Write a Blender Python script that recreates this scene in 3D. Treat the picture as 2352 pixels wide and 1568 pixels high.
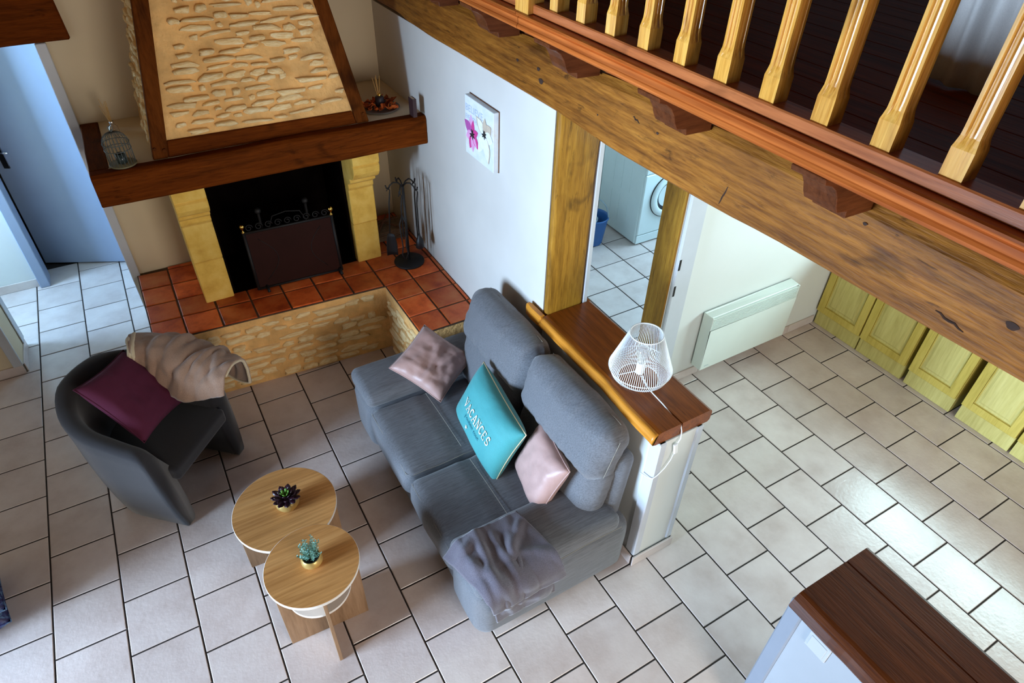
import bpy, bmesh, math, random
from mathutils import Vector, Matrix, noise as mnoise

for o in list(bpy.data.objects): bpy.data.objects.remove(o)
scn = bpy.context.scene
COL = scn.collection
PI = math.pi
random.seed(7)

def s(r, g, b):                                   # 0-255 display colour -> linear
    def f(c):
        c /= 255.0
        return c/12.92 if c <= .04045 else ((c+.055)/1.055)**2.4
    return (f(r), f(g), f(b), 1.0)

# ------------------------------------------------------------------ camera
CAM = Vector((1.0936, -3.1943, 3.1718))
R0 = Vector((0.86454683, -0.50205777, 0.02228842))     # right
R1 = Vector((-0.30621717, -0.56143723, -0.76877779))   # down
R2 = Vector((0.39848441, 0.6578193, -0.63912748))      # forward
FPX = 1502.96
cd = bpy.data.cameras.new('camera'); cam = bpy.data.objects.new('camera', cd); COL.objects.link(cam)
cd.sensor_width = 36; cd.lens = FPX/2352*36; cd.clip_start = .05; cd.clip_end = 60
M = Matrix(((R0[0], -R1[0], -R2[0], CAM[0]), (R0[1], -R1[1], -R2[1], CAM[1]), (R0[2], -R1[2], -R2[2], CAM[2]), (0, 0, 0, 1)))
cam.matrix_world = M
scn.camera = cam
def pix(x, y, z):
    d = Vector((x, y, z)) - CAM
    w = d.dot(R2)
    if w < .05: return (-9e3, -9e3)
    return (1176+FPX*d.dot(R0)/w, 784+FPX*d.dot(R1)/w)

# ------------------------------------------------------------------ world, lights, exposure
w = bpy.data.worlds.new('world'); scn.world = w; w.use_nodes = True
bg = w.node_tree.nodes['Background']
bg.inputs[0].default_value = (0.62, 0.78, 1.0, 1); bg.inputs[1].default_value = 1.0
scn.view_settings.view_transform = 'Standard'
scn.view_settings.look = 'None'
scn.view_settings.gamma = 1.0
scn.view_settings.use_curve_mapping = False
scn.view_settings.exposure = 0.0

def area(name, loc, direction, sx, sy, power, col):
    l = bpy.data.lights.new(name, 'AREA'); l.shape = 'RECTANGLE'; l.size = sx; l.size_y = sy
    l.energy = power; l.color = col
    o = bpy.data.objects.new(name, l); COL.objects.link(o)
    o.location = loc
    o.rotation_euler = Vector(direction).to_track_quat('-Z', 'Y').to_euler()
    return o
DAY = (0.53, 0.735, 1.0)
# daylight standing just outside each window opening
area('daylight_terrace_door', (-5.5, -1.60, 1.62), (1, 0, 0), 2.9, 2.5, 1950, DAY)
area('daylight_kitchen_window', (6.16, -2.35, 1.70), (-1, 0, 0), 1.75, .95, 118, (.65, .95, 1.0))
area('daylight_hall_window', (-1.22, 2.12, 1.55), (1, 0, 0), .60, 1.3, 100, (.34, .62, 1.0))
area('daylight_laundry_window', (6.16, .1, 1.6), (-1, 0, 0), 1.0, 1.0, 105, (.44, .74, 1.0))
area('daylight_rear_window', (2.25, -5.36, 1.35), (0, 1, 0), 1.5, 1.7, 98, (1.0, .92, .82))
area('daylight_rear_kitchen_window', (4.3, -5.36, 1.45), (0, 1, 0), 1.6, 1.5, 20, (.66, .92, 1.0))

# ------------------------------------------------------------------ mesh helpers
def link(name, me, mat, parent=None, loc=(0, 0, 0), smooth=False):
    o = bpy.data.objects.new(name, me); COL.objects.link(o)
    if mat is not None and not me.materials:
        me.materials.append(mat)
    o.location = loc
    if parent is not None: o.parent = parent
    if smooth:
        me.polygons.foreach_set('use_smooth', [True]*len(me.polygons))
    return o

WPOS = {}
def wpos(o):
    return WPOS.get(o.name, Vector((0, 0, 0)))

class MB:
    """collects geometry in world coordinates; build() links it as one mesh object with its origin at its base"""
    def __init__(self): self.v = []; self.f = []
    def add(self, vs, fs):
        n = len(self.v); self.v += [tuple(p) for p in vs]; self.f += [tuple(i+n for i in q) for q in fs]; return self
    def box(self, x0, x1, y0, y1, z0, z1):
        return self.add([(x0, y0, z0), (x1, y0, z0), (x1, y1, z0), (x0, y1, z0), (x0, y0, z1), (x1, y0, z1), (x1, y1, z1), (x0, y1, z1)],
                        [(0, 3, 2, 1), (4, 5, 6, 7), (0, 1, 5, 4), (1, 2, 6, 5), (2, 3, 7, 6), (3, 0, 4, 7)])
    def obox(self, c, ux, uy, uz):                # half-axis vectors
        c = Vector(c); ux = Vector(ux); uy = Vector(uy); uz = Vector(uz); vs = []
        for k in (-1, 1):
            for i, j in ((-1, -1), (1, -1), (1, 1), (-1, 1)): vs.append(c+ux*i+uy*j+uz*k)
        return self.add(vs, [(0, 3, 2, 1), (4, 5, 6, 7), (0, 1, 5, 4), (1, 2, 6, 5), (2, 3, 7, 6), (3, 0, 4, 7)])
    def prism(self, poly, fn):
        """poly: list of 2d points, fn(p, k) -> 3d point for k = 0, 1"""
        n = len(poly)
        vs = [fn(p, 0) for p in poly]+[fn(p, 1) for p in poly]
        fs = [tuple(range(n))[::-1], tuple(range(n, 2*n))]
        fs += [(i, (i+1) % n, n+(i+1) % n, n+i) for i in range(n)]
        return self.add(vs, fs)
    def loft(self, rings, closed=True, cap=True):
        n = len(rings[0]); vs = [p for r in rings for p in r]; fs = []
        for k in range(len(rings)-1):
            for i in range(n if closed else n-1):
                j = (i+1) % n
                fs.append((k*n+i, k*n+j, (k+1)*n+j, (k+1)*n+i))
        if cap and closed:
            fs.append(tuple(range(n))[::-1]); fs.append(tuple((len(rings)-1)*n+i for i in range(n)))
        return self.add(vs, fs)
    def tube(self, pts, r, n=8, closed=False):
        pts = [Vector(p) for p in pts]; m = len(pts); rings = []
        up = None
        for i, p in enumerate(pts):
            a = pts[(i-1) % m] if (closed or i > 0) else p
            b = pts[(i+1) % m] if (closed or i < m-1) else p
            t = (b-a).normalized()
            if up is None:
                up = Vector((0, 0, 1)) if abs(t.z) < .9 else Vector((1, 0, 0))
            sx = t.cross(up)
            if sx.length < 1e-6: sx = t.orthogonal()
            sx.normalize(); up = sx.cross(t).normalized()
            rr = r[i] if isinstance(r, (list, tuple)) else r
            rings.append([p+(sx*math.cos(q)+up*math.sin(q))*rr for q in [2*PI*k/n for k in range(n)]])
        if closed: rings.append(rings[0])
        return self.loft(rings, True, not closed)
    def lathe(self, prof, c, n=24, cap=True):
        """prof: (radius, z) bottom to top"""
        c = Vector(c); rings = [[c+Vector((r*math.cos(a), r*math.sin(a), z)) for a in [2*PI*k/n for k in range(n)]] for r, z in prof]
        return self.loft(rings, True, cap)
    def rbox(self, c, half, r, ax=None, seg=3, inner=6, puff=(0, 0, 0), fn=None):
        """rounded, optionally puffed box about c; ax = three unit axes; fn(local) -> local"""
        hx = Vector(half)
        lists = []
        for h in half:
            rr = min(r, h*.98); a = [h-rr+rr*math.tan(PI/4*k/seg) for k in range(seg+1)]
            ins = [-(h-rr)+2*(h-rr)*k/inner for k in range(1, inner)]
            lists.append([-q for q in reversed(a)]+ins+a)
        key = {}; vs = []; fs = []
        def vid(p):
            k = tuple(round(q, 6) for q in p)
            if k in key: return key[k]
            P = Vector(p); inn = Vector([max(-(h-min(r, h*.98)), min(h-min(r, h*.98), q)) for q, h in zip(p, half)])
            d = P-inn
            if d.length > 1e-9: P = inn+d.normalized()*min(r, min(half)*.98)
            q = [max(0, 1-(P[i]/half[i])**2) for i in range(3)]
            P = Vector((P[0]*(1+puff[0]*q[1]*q[2]), P[1]*(1+puff[1]*q[0]*q[2]), P[2]*(1+puff[2]*q[0]*q[1])))
            if fn: P = Vector(fn(P))
            W = Vector(c)+(P if ax is None else ax[0]*P[0]+ax[1]*P[1]+ax[2]*P[2])
            key[k] = len(vs); vs.append(W); return key[k]
        for a in range(3):
            b, d = (a+1) % 3, (a+2) % 3
            for sg in (-1, 1):
                for i in range(len(lists[b])-1):
                    for j in range(len(lists[d])-1):
                        q = []
                        for (ii, jj) in ((i, j), (i+1, j), (i+1, j+1), (i, j+1)):
                            p = [0, 0, 0]; p[a] = sg*half[a]; p[b] = lists[b][ii]; p[d] = lists[d][jj]; q.append(vid(p))
                        if sg < 0: q.reverse()
                        if len(set(q)) == 4: fs.append(tuple(q))
        return self.add(vs, fs)
    def grid(self, fn, nu, nv, thick=0, closeu=False):
        vs = [fn(i/nu, j/nv) for j in range(nv+1) for i in range(nu+1)]
        fs = [(j*(nu+1)+i, j*(nu+1)+i+1, (j+1)*(nu+1)+i+1, (j+1)*(nu+1)+i) for j in range(nv) for i in range(nu)]
        return self.add(vs, fs)
    def sphere(self, c, r, n=12, sc=(1, 1, 1)):
        c = Vector(c); rings = []
        for k in range(1, n//2):
            a = -PI/2+PI*k/(n//2)
            rings.append([c+Vector((r*sc[0]*math.cos(a)*math.cos(t), r*sc[1]*math.cos(a)*math.sin(t), r*sc[2]*math.sin(a))) for t in [2*PI*q/n for q in range(n)]])
        return self.loft(rings)
    def build(self, name, mat, parent=None, bevel=0, smooth=False, seg=1, solid=0, origin=None, sub=0):
        xs = [p[0] for p in self.v]; ys = [p[1] for p in self.v]; zs = [p[2] for p in self.v]
        og = Vector(origin) if origin is not None else Vector(((min(xs)+max(xs))/2, (min(ys)+max(ys))/2, min(zs)))
        me = bpy.data.meshes.new(name)
        me.from_pydata([tuple(Vector(p)-og) for p in self.v], [], self.f)
        bm = bmesh.new(); bm.from_mesh(me)
        bmesh.ops.remove_doubles(bm, verts=bm.verts, dist=1e-6)
        bmesh.ops.recalc_face_normals(bm, faces=bm.faces)
        if bevel:
            ed = [e for e in bm.edges if len(e.link_faces) == 2 and e.calc_face_angle(0) > .5]
            bmesh.ops.bevel(bm, geom=ed, offset=bevel, segments=seg, profile=.6, affect='EDGES', clamp_overlap=True)
        if solid: bmesh.ops.solidify(bm, geom=bm.faces, thickness=solid)
        bm.to_mesh(me); bm.free()
        o = link(name, me, mat, parent, og-(wpos(parent) if parent else Vector((0, 0, 0))), smooth)
        WPOS[o.name] = og
        if sub:
            m = o.modifiers.new('smooth', 'SUBSURF'); m.levels = sub; m.render_levels = sub
        if smooth and bevel:
            try: me.set_sharp_from_angle(angle=.7)
            except Exception: pass
        return o

def inst(name, me, loc, parent, rot=(0, 0, 0), sc=(1, 1, 1)):
    o = bpy.data.objects.new(name, me); COL.objects.link(o)
    o.parent = parent; o.location = Vector(loc)-wpos(parent); o.rotation_euler = rot; o.scale = sc
    WPOS[o.name] = Vector(loc)
    return o

def tag(o, label=None, cat=None, group=None, kind=None):
    if label: o['label'] = label
    if cat: o['category'] = cat
    if group: o['group'] = group
    if kind: o['kind'] = kind
    return o
def thing(name, loc, label, cat, group=None):
    o = bpy.data.objects.new(name, None); COL.objects.link(o); o.location = loc
    o.empty_display_size = .1
    WPOS[o.name] = Vector(loc)
    return tag(o, label, cat, group)
def struct(mb, name, mat, parent=None, **k):
    o = mb.build(name, mat, parent, **k)
    if parent is None: o['kind'] = 'structure'
    return o
def fbm(p, sc=1.0, oct=3):
    return mnoise.fractal(Vector(p)*sc, 1.0, 2.0, oct)

# ------------------------------------------------------------------ materials
def newmat(name):
    m = bpy.data.materials.new(name); m.use_nodes = True
    nt = m.node_tree; return m, nt, nt.nodes['Principled BSDF']
def N(nt, t, **k):
    n = nt.nodes.new(t)
    for a, b in k.items(): setattr(n, a, b)
    return n
def ramp(nt, fac, stops):
    r = N(nt, 'ShaderNodeValToRGB'); cr = r.color_ramp
    while len(cr.elements) < len(stops): cr.elements.new(.5)
    for e, (p, c) in zip(cr.elements, stops): e.position = p; e.color = c
    nt.links.new(fac, r.inputs[0]); return r.outputs[0]
def mapping(nt, scale=(1, 1, 1), loc=(0, 0, 0), src='Object', jitter=False):
    tc = N(nt, 'ShaderNodeTexCoord'); mp = N(nt, 'ShaderNodeMapping')
    mp.inputs['Scale'].default_value = scale; mp.inputs['Location'].default_value = loc
    nt.links.new(tc.outputs[src], mp.inputs[0])
    if jitter:
        oi = N(nt, 'ShaderNodeObjectInfo'); mul = N(nt, 'ShaderNodeMath', operation='MULTIPLY'); mul.inputs[1].default_value = 37.0
        cx = N(nt, 'ShaderNodeCombineXYZ')
        nt.links.new(oi.outputs['Random'], mul.inputs[0])
        for i in range(3): nt.links.new(mul.outputs[0], cx.inputs[i])
        nt.links.new(cx.outputs[0], mp.inputs['Location'])
    return mp.outputs[0]
def tex_noise(nt, vec, scale, detail=4, rough=.55, dist=0):
    n = N(nt, 'ShaderNodeTexNoise'); n.inputs['Scale'].default_value = scale; n.inputs['Detail'].default_value = detail
    n.inputs['Roughness'].default_value = rough; n.inputs['Distortion'].default_value = dist
    nt.links.new(vec, n.inputs['Vector']); return n.outputs[0]
def mixc(nt, fac, a, b, mode='MIX'):
    m = N(nt, 'ShaderNodeMix', data_type='RGBA', blend_type=mode)
    if isinstance(fac, (int, float)): m.inputs[0].default_value = fac
    else: nt.links.new(fac, m.inputs[0])
    for i, q in ((6, a), (7, b)):
        if isinstance(q, (tuple, list)): m.inputs[i].default_value = q
        else: nt.links.new(q, m.inputs[i])
    return m.outputs[2]
def bump(nt, bsdf, h, strength=.3, dist=.01):
    b = N(nt, 'ShaderNodeBump'); b.inputs['Strength'].default_value = strength; b.inputs['Distance'].default_value = dist
    nt.links.new(h, b.inputs['Height']); nt.links.new(b.outputs[0], bsdf.inputs['Normal'])
def plain(name, col, rough=.5, metal=0, var=.12, nscale=6, bumps=0, bscale=60, sheen=0, trans=0, coat=0, bdist=.004, spec=None):
    m, nt, b = newmat(name)
    v = mapping(nt)
    if var:
        n = tex_noise(nt, v, nscale, 3)
        d = tuple(c*(1-var) for c in col[:3])+(1,); l = tuple(min(1, c*(1+var)) for c in col[:3])+(1,)
        nt.links.new(ramp(nt, n, [(.3, d), (.7, l)]), b.inputs['Base Color'])
    else: b.inputs['Base Color'].default_value = col
    b.inputs['Roughness'].default_value = rough; b.inputs['Metallic'].default_value = metal
    if sheen: b.inputs['Sheen Weight'].default_value = sheen
    if trans: b.inputs['Transmission Weight'].default_value = trans
    if coat: b.inputs['Coat Weight'].default_value = coat
    if spec is not None: b.inputs['Specular IOR Level'].default_value = spec
    if bumps: bump(nt, b, tex_noise(nt, v, bscale, 4), bumps, bdist)
    return m
def wood(name, c, axis=0, rough=.45, grain=18, stretch=.07, coat=0, contrast=1.0, knots=True, jitter=True, bumps=.25, rings=0, ringmix=.55, pits=0, spec=.2):
    """c = (dark, mid, light) linear colours; grain runs along axis"""
    m, nt, b = newmat(name)
    sc = [1, 1, 1]; sc[axis] = stretch
    v = mapping(nt, tuple(sc), jitter=jitter)
    n1 = tex_noise(nt, v, grain, 6, .6, 1.2)
    n2 = tex_noise(nt, v, grain*7, 4, .6, .3)
    base = ramp(nt, n1, [(.28, c[0]), (.5, c[1]), (.74, c[2])])
    fine = ramp(nt, n2, [(.35, tuple(x*(1-.45*contrast) for x in c[1][:3])+(1,)), (.6, c[2])])
    col = mixc(nt, .35, base, fine)
    if rings:
        wv = N(nt, 'ShaderNodeTexWave', wave_type='BANDS'); wv.inputs['Scale'].default_value = rings; wv.inputs['Distortion'].default_value = 9
        wv.bands_direction = 'XYZ'[(axis+1) % 3]
        wv.inputs['Detail'].default_value = 3; wv.inputs['Detail Scale'].default_value = 1.2; nt.links.new(v, wv.inputs['Vector'])
        col = mixc(nt, ramp(nt, wv.outputs[0], [(.0, (0, 0, 0, 1)), (1, (ringmix, ringmix, ringmix, 1))]), col, c[0])
    if knots:
        v2 = mapping(nt, tuple(1 if i != axis else .45 for i in range(3)), jitter=jitter)
        n3 = tex_noise(nt, v2, 5.5, 3, .6, .8)
        k = ramp(nt, n3, [(.60, (0, 0, 0, 1)), (.74, (.85, .85, .85, 1))])
        col = mixc(nt, k, col, tuple(x*.35 for x in c[0][:3])+(1,))
    if pits:
        sp2 = [1, 1, 1]; sp2[axis] = .22
        v3 = mapping(nt, tuple(sp2), jitter=jitter)
        pn = tex_noise(nt, v3, 26, 5, .7, .6)
        col = mixc(nt, ramp(nt, pn, [(.60, (0, 0, 0, 1)), (.70, (pits, pits, pits, 1))]), col, tuple(x*.22 for x in c[0][:3])+(1,))
        pn2 = tex_noise(nt, v3, 5, 3, .6, .6)
        col = mixc(nt, ramp(nt, pn2, [(.35, (0, 0, 0, 1)), (.75, (pits*.6, pits*.6, pits*.6, 1))]), col, c[0])
    nt.links.new(col, b.inputs['Base Color'])
    b.inputs['Roughness'].default_value = rough; b.inputs['Specular IOR Level'].default_value = spec
    if coat: b.inputs['Coat Weight'].default_value = coat*.5; b.inputs['Coat Roughness'].default_value = .22
    bump(nt, b, n2, bumps, .004)
    return m
def piecemat(name, cols, rough=.5, nscale=5, bumps=.3, bscale=30, vary=.22, bdist=.004, fine=0):
    """colour drifting inside a piece and from piece to piece"""
    m, nt, b = newmat(name)
    v = mapping(nt, jitter=True)
    n = tex_noise(nt, v, nscale, 5, .6)
    c = ramp(nt, n, [(.28, cols[0]), (.5, cols[1]), (.72, cols[2])])
    oi = N(nt, 'ShaderNodeObjectInfo')
    hs = N(nt, 'ShaderNodeHueSaturation')
    mr = N(nt, 'ShaderNodeMapRange'); mr.inputs[3].default_value = 1-vary; mr.inputs[4].default_value = 1+vary
    nt.links.new(oi.outputs['Random'], mr.inputs[0]); nt.links.new(mr.outputs[0], hs.inputs['Value']); nt.links.new(c, hs.inputs['Color'])
    nt.links.new(hs.outputs[0], b.inputs['Base Color'])
    b.inputs['Roughness'].default_value = rough
    bump(nt, b, tex_noise(nt, v, bscale, 5, .6), bumps, bdist)
    return m
def fabric(name, col, var=.25, rough=.9, sheen=.35, streak=0, bumps=.35, bscale=420, axis=0, big=.0, sheencol=None, crease=0):
    m, nt, b = newmat(name)
    sc = [1, 1, 1]
    if streak: sc = [1, 1, 1]; sc[axis] = .06
    v = mapping(nt, tuple(sc))
    n = tex_noise(nt, v, 160 if streak else 260, 4, .7)
    d = tuple(c*(1-var) for c in col[:3])+(1,); l = tuple(min(1, c*(1+var)) for c in col[:3])+(1,)
    c = ramp(nt, n, [(.32, d), (.68, l)])
    if big:
        v0 = mapping(nt); n0 = tex_noise(nt, v0, 3.5, 3)
        c = mixc(nt, ramp(nt, n0, [(.35, (0, 0, 0, 1)), (.7, (big, big, big, 1))]), c, d)
    nt.links.new(c, b.inputs['Base Color'])
    b.inputs['Roughness'].default_value = rough; b.inputs['Sheen Weight'].default_value = sheen
    if sheencol: b.inputs['Sheen Tint'].default_value = sheencol
    v1 = mapping(nt); bump(nt, b, tex_noise(nt, v1, bscale, 3), bumps, .002)
    if crease:
        bb = N(nt, 'ShaderNodeBump'); bb.inputs['Strength'].default_value = crease; bb.inputs['Distance'].default_value = .03
        sc2 = [1, 1, 1]; sc2[(axis+2) % 3] = .45
        v4 = mapping(nt, tuple(sc2)); n4 = tex_noise(nt, v4, 7, 2, .45, .6)
        nt.links.new(n4, bb.inputs['Height'])
        nb = [q for q in nt.nodes if q.type == 'BUMP' and q != bb][0]
        nt.links.new(bb.outputs[0], nb.inputs['Normal'])
    return m

MT = {}
# floor tile: pale pinkish beige glazed stoneware with gentle relief
m, nt, b = newmat('floor_tile_glaze')
v = mapping(nt, jitter=True)
n = tex_noise(nt, v, 4.5, 5, .6)
c = ramp(nt, n, [(.3, s(196, 179, 171)), (.5, s(210, 195, 188)), (.72, s(219, 206, 199))])
oi = N(nt, 'ShaderNodeObjectInfo'); hs = N(nt, 'ShaderNodeHueSaturation'); mr = N(nt, 'ShaderNodeMapRange'); mr.inputs[3].default_value = .93; mr.inputs[4].default_value = 1.05
nt.links.new(oi.outputs['Random'], mr.inputs[0]); nt.links.new(mr.outputs[0], hs.inputs['Value']); nt.links.new(c, hs.inputs['Color']); nt.links.new(hs.outputs[0], b.inputs['Base Color'])
b.inputs['Roughness'].default_value = .22
bump(nt, b, tex_noise(nt, v, 45, 3, .55), .15, .006)
MT['tile'] = m
MT['grout'] = plain('grout_brown', s(40, 30, 24), .9, var=.2, nscale=30)
MT['terracotta'] = piecemat('terracotta_tile', (s(166, 60, 24), s(216, 98, 42), s(228, 128, 66)), .42, 7, .25, 40, .34)
MT['tgrout'] = plain('hearth_grout', s(84, 62, 44), .95, var=.25, nscale=40)
MT['white'] = plain('white_plaster', s(216, 217, 212), .85, var=.02, nscale=2, bumps=.06, bscale=220)
MT['cream'] = plain('cream_plaster', s(214, 196, 164), .88, var=.03, nscale=2, bumps=.08, bscale=200)
MT['trim'] = plain('grey_white_trim', s(196, 199, 205), .45, var=.03)
MT['door'] = plain('pale_door_paint', s(146, 157, 178), .4, var=.02)
MT['mortar'] = plain('sand_mortar', s(232, 182, 114), .95, var=.20, nscale=9, bumps=.7, bscale=38, bdist=.012)
MT['stone'] = piecemat('limestone_rubble', (s(226, 180, 114), s(246, 214, 156), s(253, 236, 194)), .9, 2.6, .32, 6.5, .08, .03)
MT['ashlar'] = piecemat('yellow_ashlar', (s(200, 152, 58), s(222, 178, 78), s(234, 196, 102)), .85, 9, .35, 60, .06, .006)
MT['mantel'] = wood('mantel_oak', (s(58, 24, 3), s(96, 42, 7), s(120, 58, 14)), 0, .7, 18, .08, bumps=.4, pits=.5, spec=.04)
MT['mantel_y'] = wood('mantel_oak_return', (s(54, 24, 6), s(86, 42, 12), s(106, 56, 20)), 1, .7, 16, .10, spec=.04)
MT['rafter'] = wood('hood_rafter_oak', (s(56, 24, 4), s(92, 44, 10), s(110, 58, 18)), 2, .7, 16, .10, spec=.04)
MT['beam'] = wood('mezzanine_beam_oak', (s(70, 34, 8), s(142, 84, 24), s(184, 122, 48)), 1, .5, 16, .09, knots=True, bumps=.8, rings=7, ringmix=.25, contrast=1.3, pits=.75)
MT['post'] = wood('door_post_oak', (s(92, 58, 8), s(150, 102, 22), s(182, 134, 46)), 2, .55, 18, .08, bumps=.5, pits=.6)
MT['joist'] = wood('joist_stained', (s(54, 24, 10), s(88, 44, 20), s(108, 60, 32)), 0, .4, 14, .12, knots=False)
MT['fascia'] = wood('fascia_pine', (s(116, 50, 14), s(188, 94, 36), s(212, 122, 58)), 1, .3, 12, .05, coat=.5, knots=False, rings=10, bumps=.12)
MT['railwood'] = wood('rail_pine', (s(112, 54, 24), s(174, 92, 46), s(200, 118, 66)), 1, .35, 14, .06, coat=.3, knots=True, bumps=.12)
MT['baluster'] = wood('baluster_pine', (s(170, 96, 24), s(232, 160, 62), s(248, 194, 100)), 2, .22, 26, .05, coat=1.2, knots=True, bumps=.1)
MT['plank'] = wood('mezzanine_plank', (s(62, 20, 4), s(108, 40, 9), s(132, 56, 16)), 1, .45, 14, .06, knots=False, spec=.06)
MT['cap'] = wood('ledge_oak', (s(78, 34, 6), s(126, 62, 14), s(152, 82, 24)), 1, .3, 22, .05, coat=.45, knots=False, bumps=.2, pits=.3)
MT['caplight'] = wood('ledge_sapwood', (s(130, 72, 14), s(200, 126, 36), s(222, 152, 60)), 1, .35, 14, .06, coat=.4, knots=False)
MT['capdark'] = wood('ledge_dark_oak', (s(44, 18, 6), s(80, 38, 14), s(104, 56, 24)), 1, .45, 24, .05, coat=.2, knots=False, pits=.35, spec=.1)
MT['tabletop'] = wood('tabletop_oak', (s(150, 98, 50), s(204, 146, 84), s(222, 170, 108)), 0, .45, 15, .05, knots=False, rings=13, bumps=.05, contrast=.6, ringmix=.22)
MT['tableleg'] = wood('table_leg_oak_shaded', (s(104, 78, 56), s(146, 114, 84), s(166, 134, 104)), 2, .5, 14, .08, knots=False, bumps=.06, contrast=.5)  # oak made darker than the top: shade on the panels put into the colour
MT['tablewhite'] = plain('pale_table_edge', s(222, 214, 204), .5, var=.03)
MT['soot'] = plain('soot_black', s(14, 9, 8), .98, var=.3, nscale=9, spec=0)
MT['iron'] = plain('black_iron', s(20, 18, 18), .6, .15, var=.2, bumps=.2, bscale=120)
MT['screen'] = plain('screen_brown_steel', s(44, 18, 13), .6, 0, var=.12, nscale=5, spec=.1)
MT['brass'] = plain('polished_brass', (.80, .52, .12, 1), .18, 1.0, var=.05)
MT['chrome'] = plain('brushed_chrome', (.6, .6, .62, 1), .25, 1.0, var=.05)
MT['sofa'] = fabric('sofa_grey_denim', s(96, 97, 101), .30, .85, .25, streak=1, axis=0, crease=.16)
MT['stitch'] = plain('pale_stitching', s(150, 144, 130), .8, var=.05)
MT['mauve'] = fabric('mauve_satin', s(176, 142, 134), .06, .45, .2, bumps=.08, crease=.3)
MT['turq'] = fabric('turquoise_linen', s(56, 142, 144), .10, .75, .15, bumps=.25, crease=.25)
MT['turqink'] = plain('teal_ink', s(10, 110, 128), .7, var=0)
MT['silver'] = plain('silver_foil', (.86, .80, .70, 1), .35, .35, var=.05)
MT['goldpipe'] = plain('gold_piping', (.70, .56, .34, 1), .35, .7, var=.05)
MT['purple'] = fabric('purple_velvet', s(78, 8, 42), .12, .9, .04, sheencol=(.6, .15, .5, 1), crease=.2)
MT['throw'] = fabric('grey_throw', s(88, 82, 92), .32, .95, .45, bscale=260, bumps=.6, crease=.3)
MT['fleece'] = fabric('taupe_fleece', s(156, 126, 106), .22, .95, .4, bscale=230, bumps=.7, crease=.35)
MT['sherpa'] = fabric('cream_sherpa', s(206, 188, 156), .14, .95, .5, bscale=170, bumps=1.0)
MT['chair'] = fabric('charcoal_felt', s(31, 29, 33), .18, .95, .25, bscale=380)
MT['enamel'] = plain('white_enamel', s(214, 224, 222), .35, var=.02)
MT['radiator'] = plain('radiator_white', s(220, 228, 220), .42, var=.02)
MT['cabinet'] = wood('pistachio_cabinet', (s(164, 142, 58), s(198, 176, 82), s(214, 194, 104)), 2, .5, 12, .08, knots=False, bumps=.1, contrast=.5)
MT['cabpanel'] = wood('pistachio_panel', (s(168, 152, 84), s(200, 188, 112), s(216, 206, 134)), 2, .55, 12, .08, knots=False, bumps=.1, contrast=.4)
MT['worktop'] = plain('kitchen_worktop', s(190, 178, 160), .4, var=.15, nscale=40)
MT['blueplastic'] = plain('blue_plastic', s(44, 96, 158), .42, var=.04)
MT['greyplastic'] = plain('grey_plastic', s(150, 170, 182), .45, var=.03)
MT['darkglass'] = plain('dark_glass', s(18, 24, 34), .08, var=0, coat=.6)
MT['pot'] = plain('gold_ceramic_pot', (.62, .42, .14, 1), .28, .55, var=.25, nscale=14)
MT['soil'] = plain('potting_soil', s(38, 28, 22), .95, var=.4, nscale=60)
MT['succ'] = plain('burgundy_succulent', s(46, 18, 30), .35, var=.3, nscale=14)
MT['succg'] = plain('green_succulent_heart', s(96, 150, 50), .4, var=.2)
MT['leafblue'] = plain('silvery_leaf', s(128, 178, 164), .6, var=.3, nscale=50)
MT['stem'] = plain('green_stem', s(82, 110, 84), .7, var=.2)
MT['wire'] = plain('white_wire', s(232, 234, 236), .5, var=0)
MT['cord'] = plain('white_cord', s(230, 230, 230), .5, var=0)
MT['bulb'] = plain('clear_bulb_glass', (.95, .95, .95, 1), .03, var=0, trans=1)
MT['cage'] = plain('sage_grey_wire', s(86, 92, 88), .5, .3, var=.1)
MT['cagebase'] = plain('sage_wood_disc', s(118, 112, 84), .6, var=.15)
MT['reed'] = plain('rattan_reed', s(196, 152, 84), .7, var=.12)
MT['reedglass'] = plain('diffuser_glass', (.95, .92, .86, 1), .05, var=0, trans=.9)
MT['candleglass'] = plain('grey_candle_glass', s(70, 84, 84), .12, var=0, trans=.5)
MT['wax'] = plain('yellow_green_wax', s(176, 178, 60), .5, var=.1)
MT['darkceramic'] = plain('aubergine_ceramic', s(38, 30, 40), .5, var=.1)
MT['leaforange'] = piecemat('dried_orange_leaf', (s(126, 46, 10), s(196, 86, 20), s(220, 120, 40)), .75, 3, .3, 9, .35)
MT['slate'] = plain('slate_plate', s(110, 104, 98), .6, var=.1)
MT['book'] = plain('dark_book_cover', s(52, 28, 32), .6, var=.1)
MT['paper'] = plain('book_pages', s(206, 192, 172), .9, var=.06, nscale=80)
MT['kindle'] = plain('old_newspaper', s(120, 96, 72), .95, var=.25, nscale=30)
MT['stick'] = plain('dry_kindling', s(104, 66, 44), .9, var=.25, nscale=30)
MT['curtain'] = fabric('natural_linen', s(208, 202, 196), .06, .9, .2, bumps=.15)
MT['sw'] = plain('switch_plastic', s(238, 238, 236), .4, var=0)
MT['bench'] = wood('bench_dark', (s(40, 26, 18), s(66, 44, 30), s(84, 58, 40)), 1, .5, 14)
MT['black'] = plain('black_plastic', s(16, 16, 18), .5, var=0)
MT['greywhite'] = plain('pale_grey_plaster', s(168, 175, 182), .85, var=.02)
MT['knot'] = plain('dark_knot', s(48, 24, 8), .8, var=.3, nscale=60)
MT['swgrey'] = plain('pale_switch_plastic', s(190, 196, 200), .45, var=0)
MT['bead'] = plain('grey_corner_bead', s(140, 149, 162), .5, var=.03)
MT['taupe'] = plain('taupe_plaster', s(150, 132, 112), .9, var=.04)
MT['ceil'] = plain('roof_lining', s(196, 184, 168), .9, var=.05)
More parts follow.
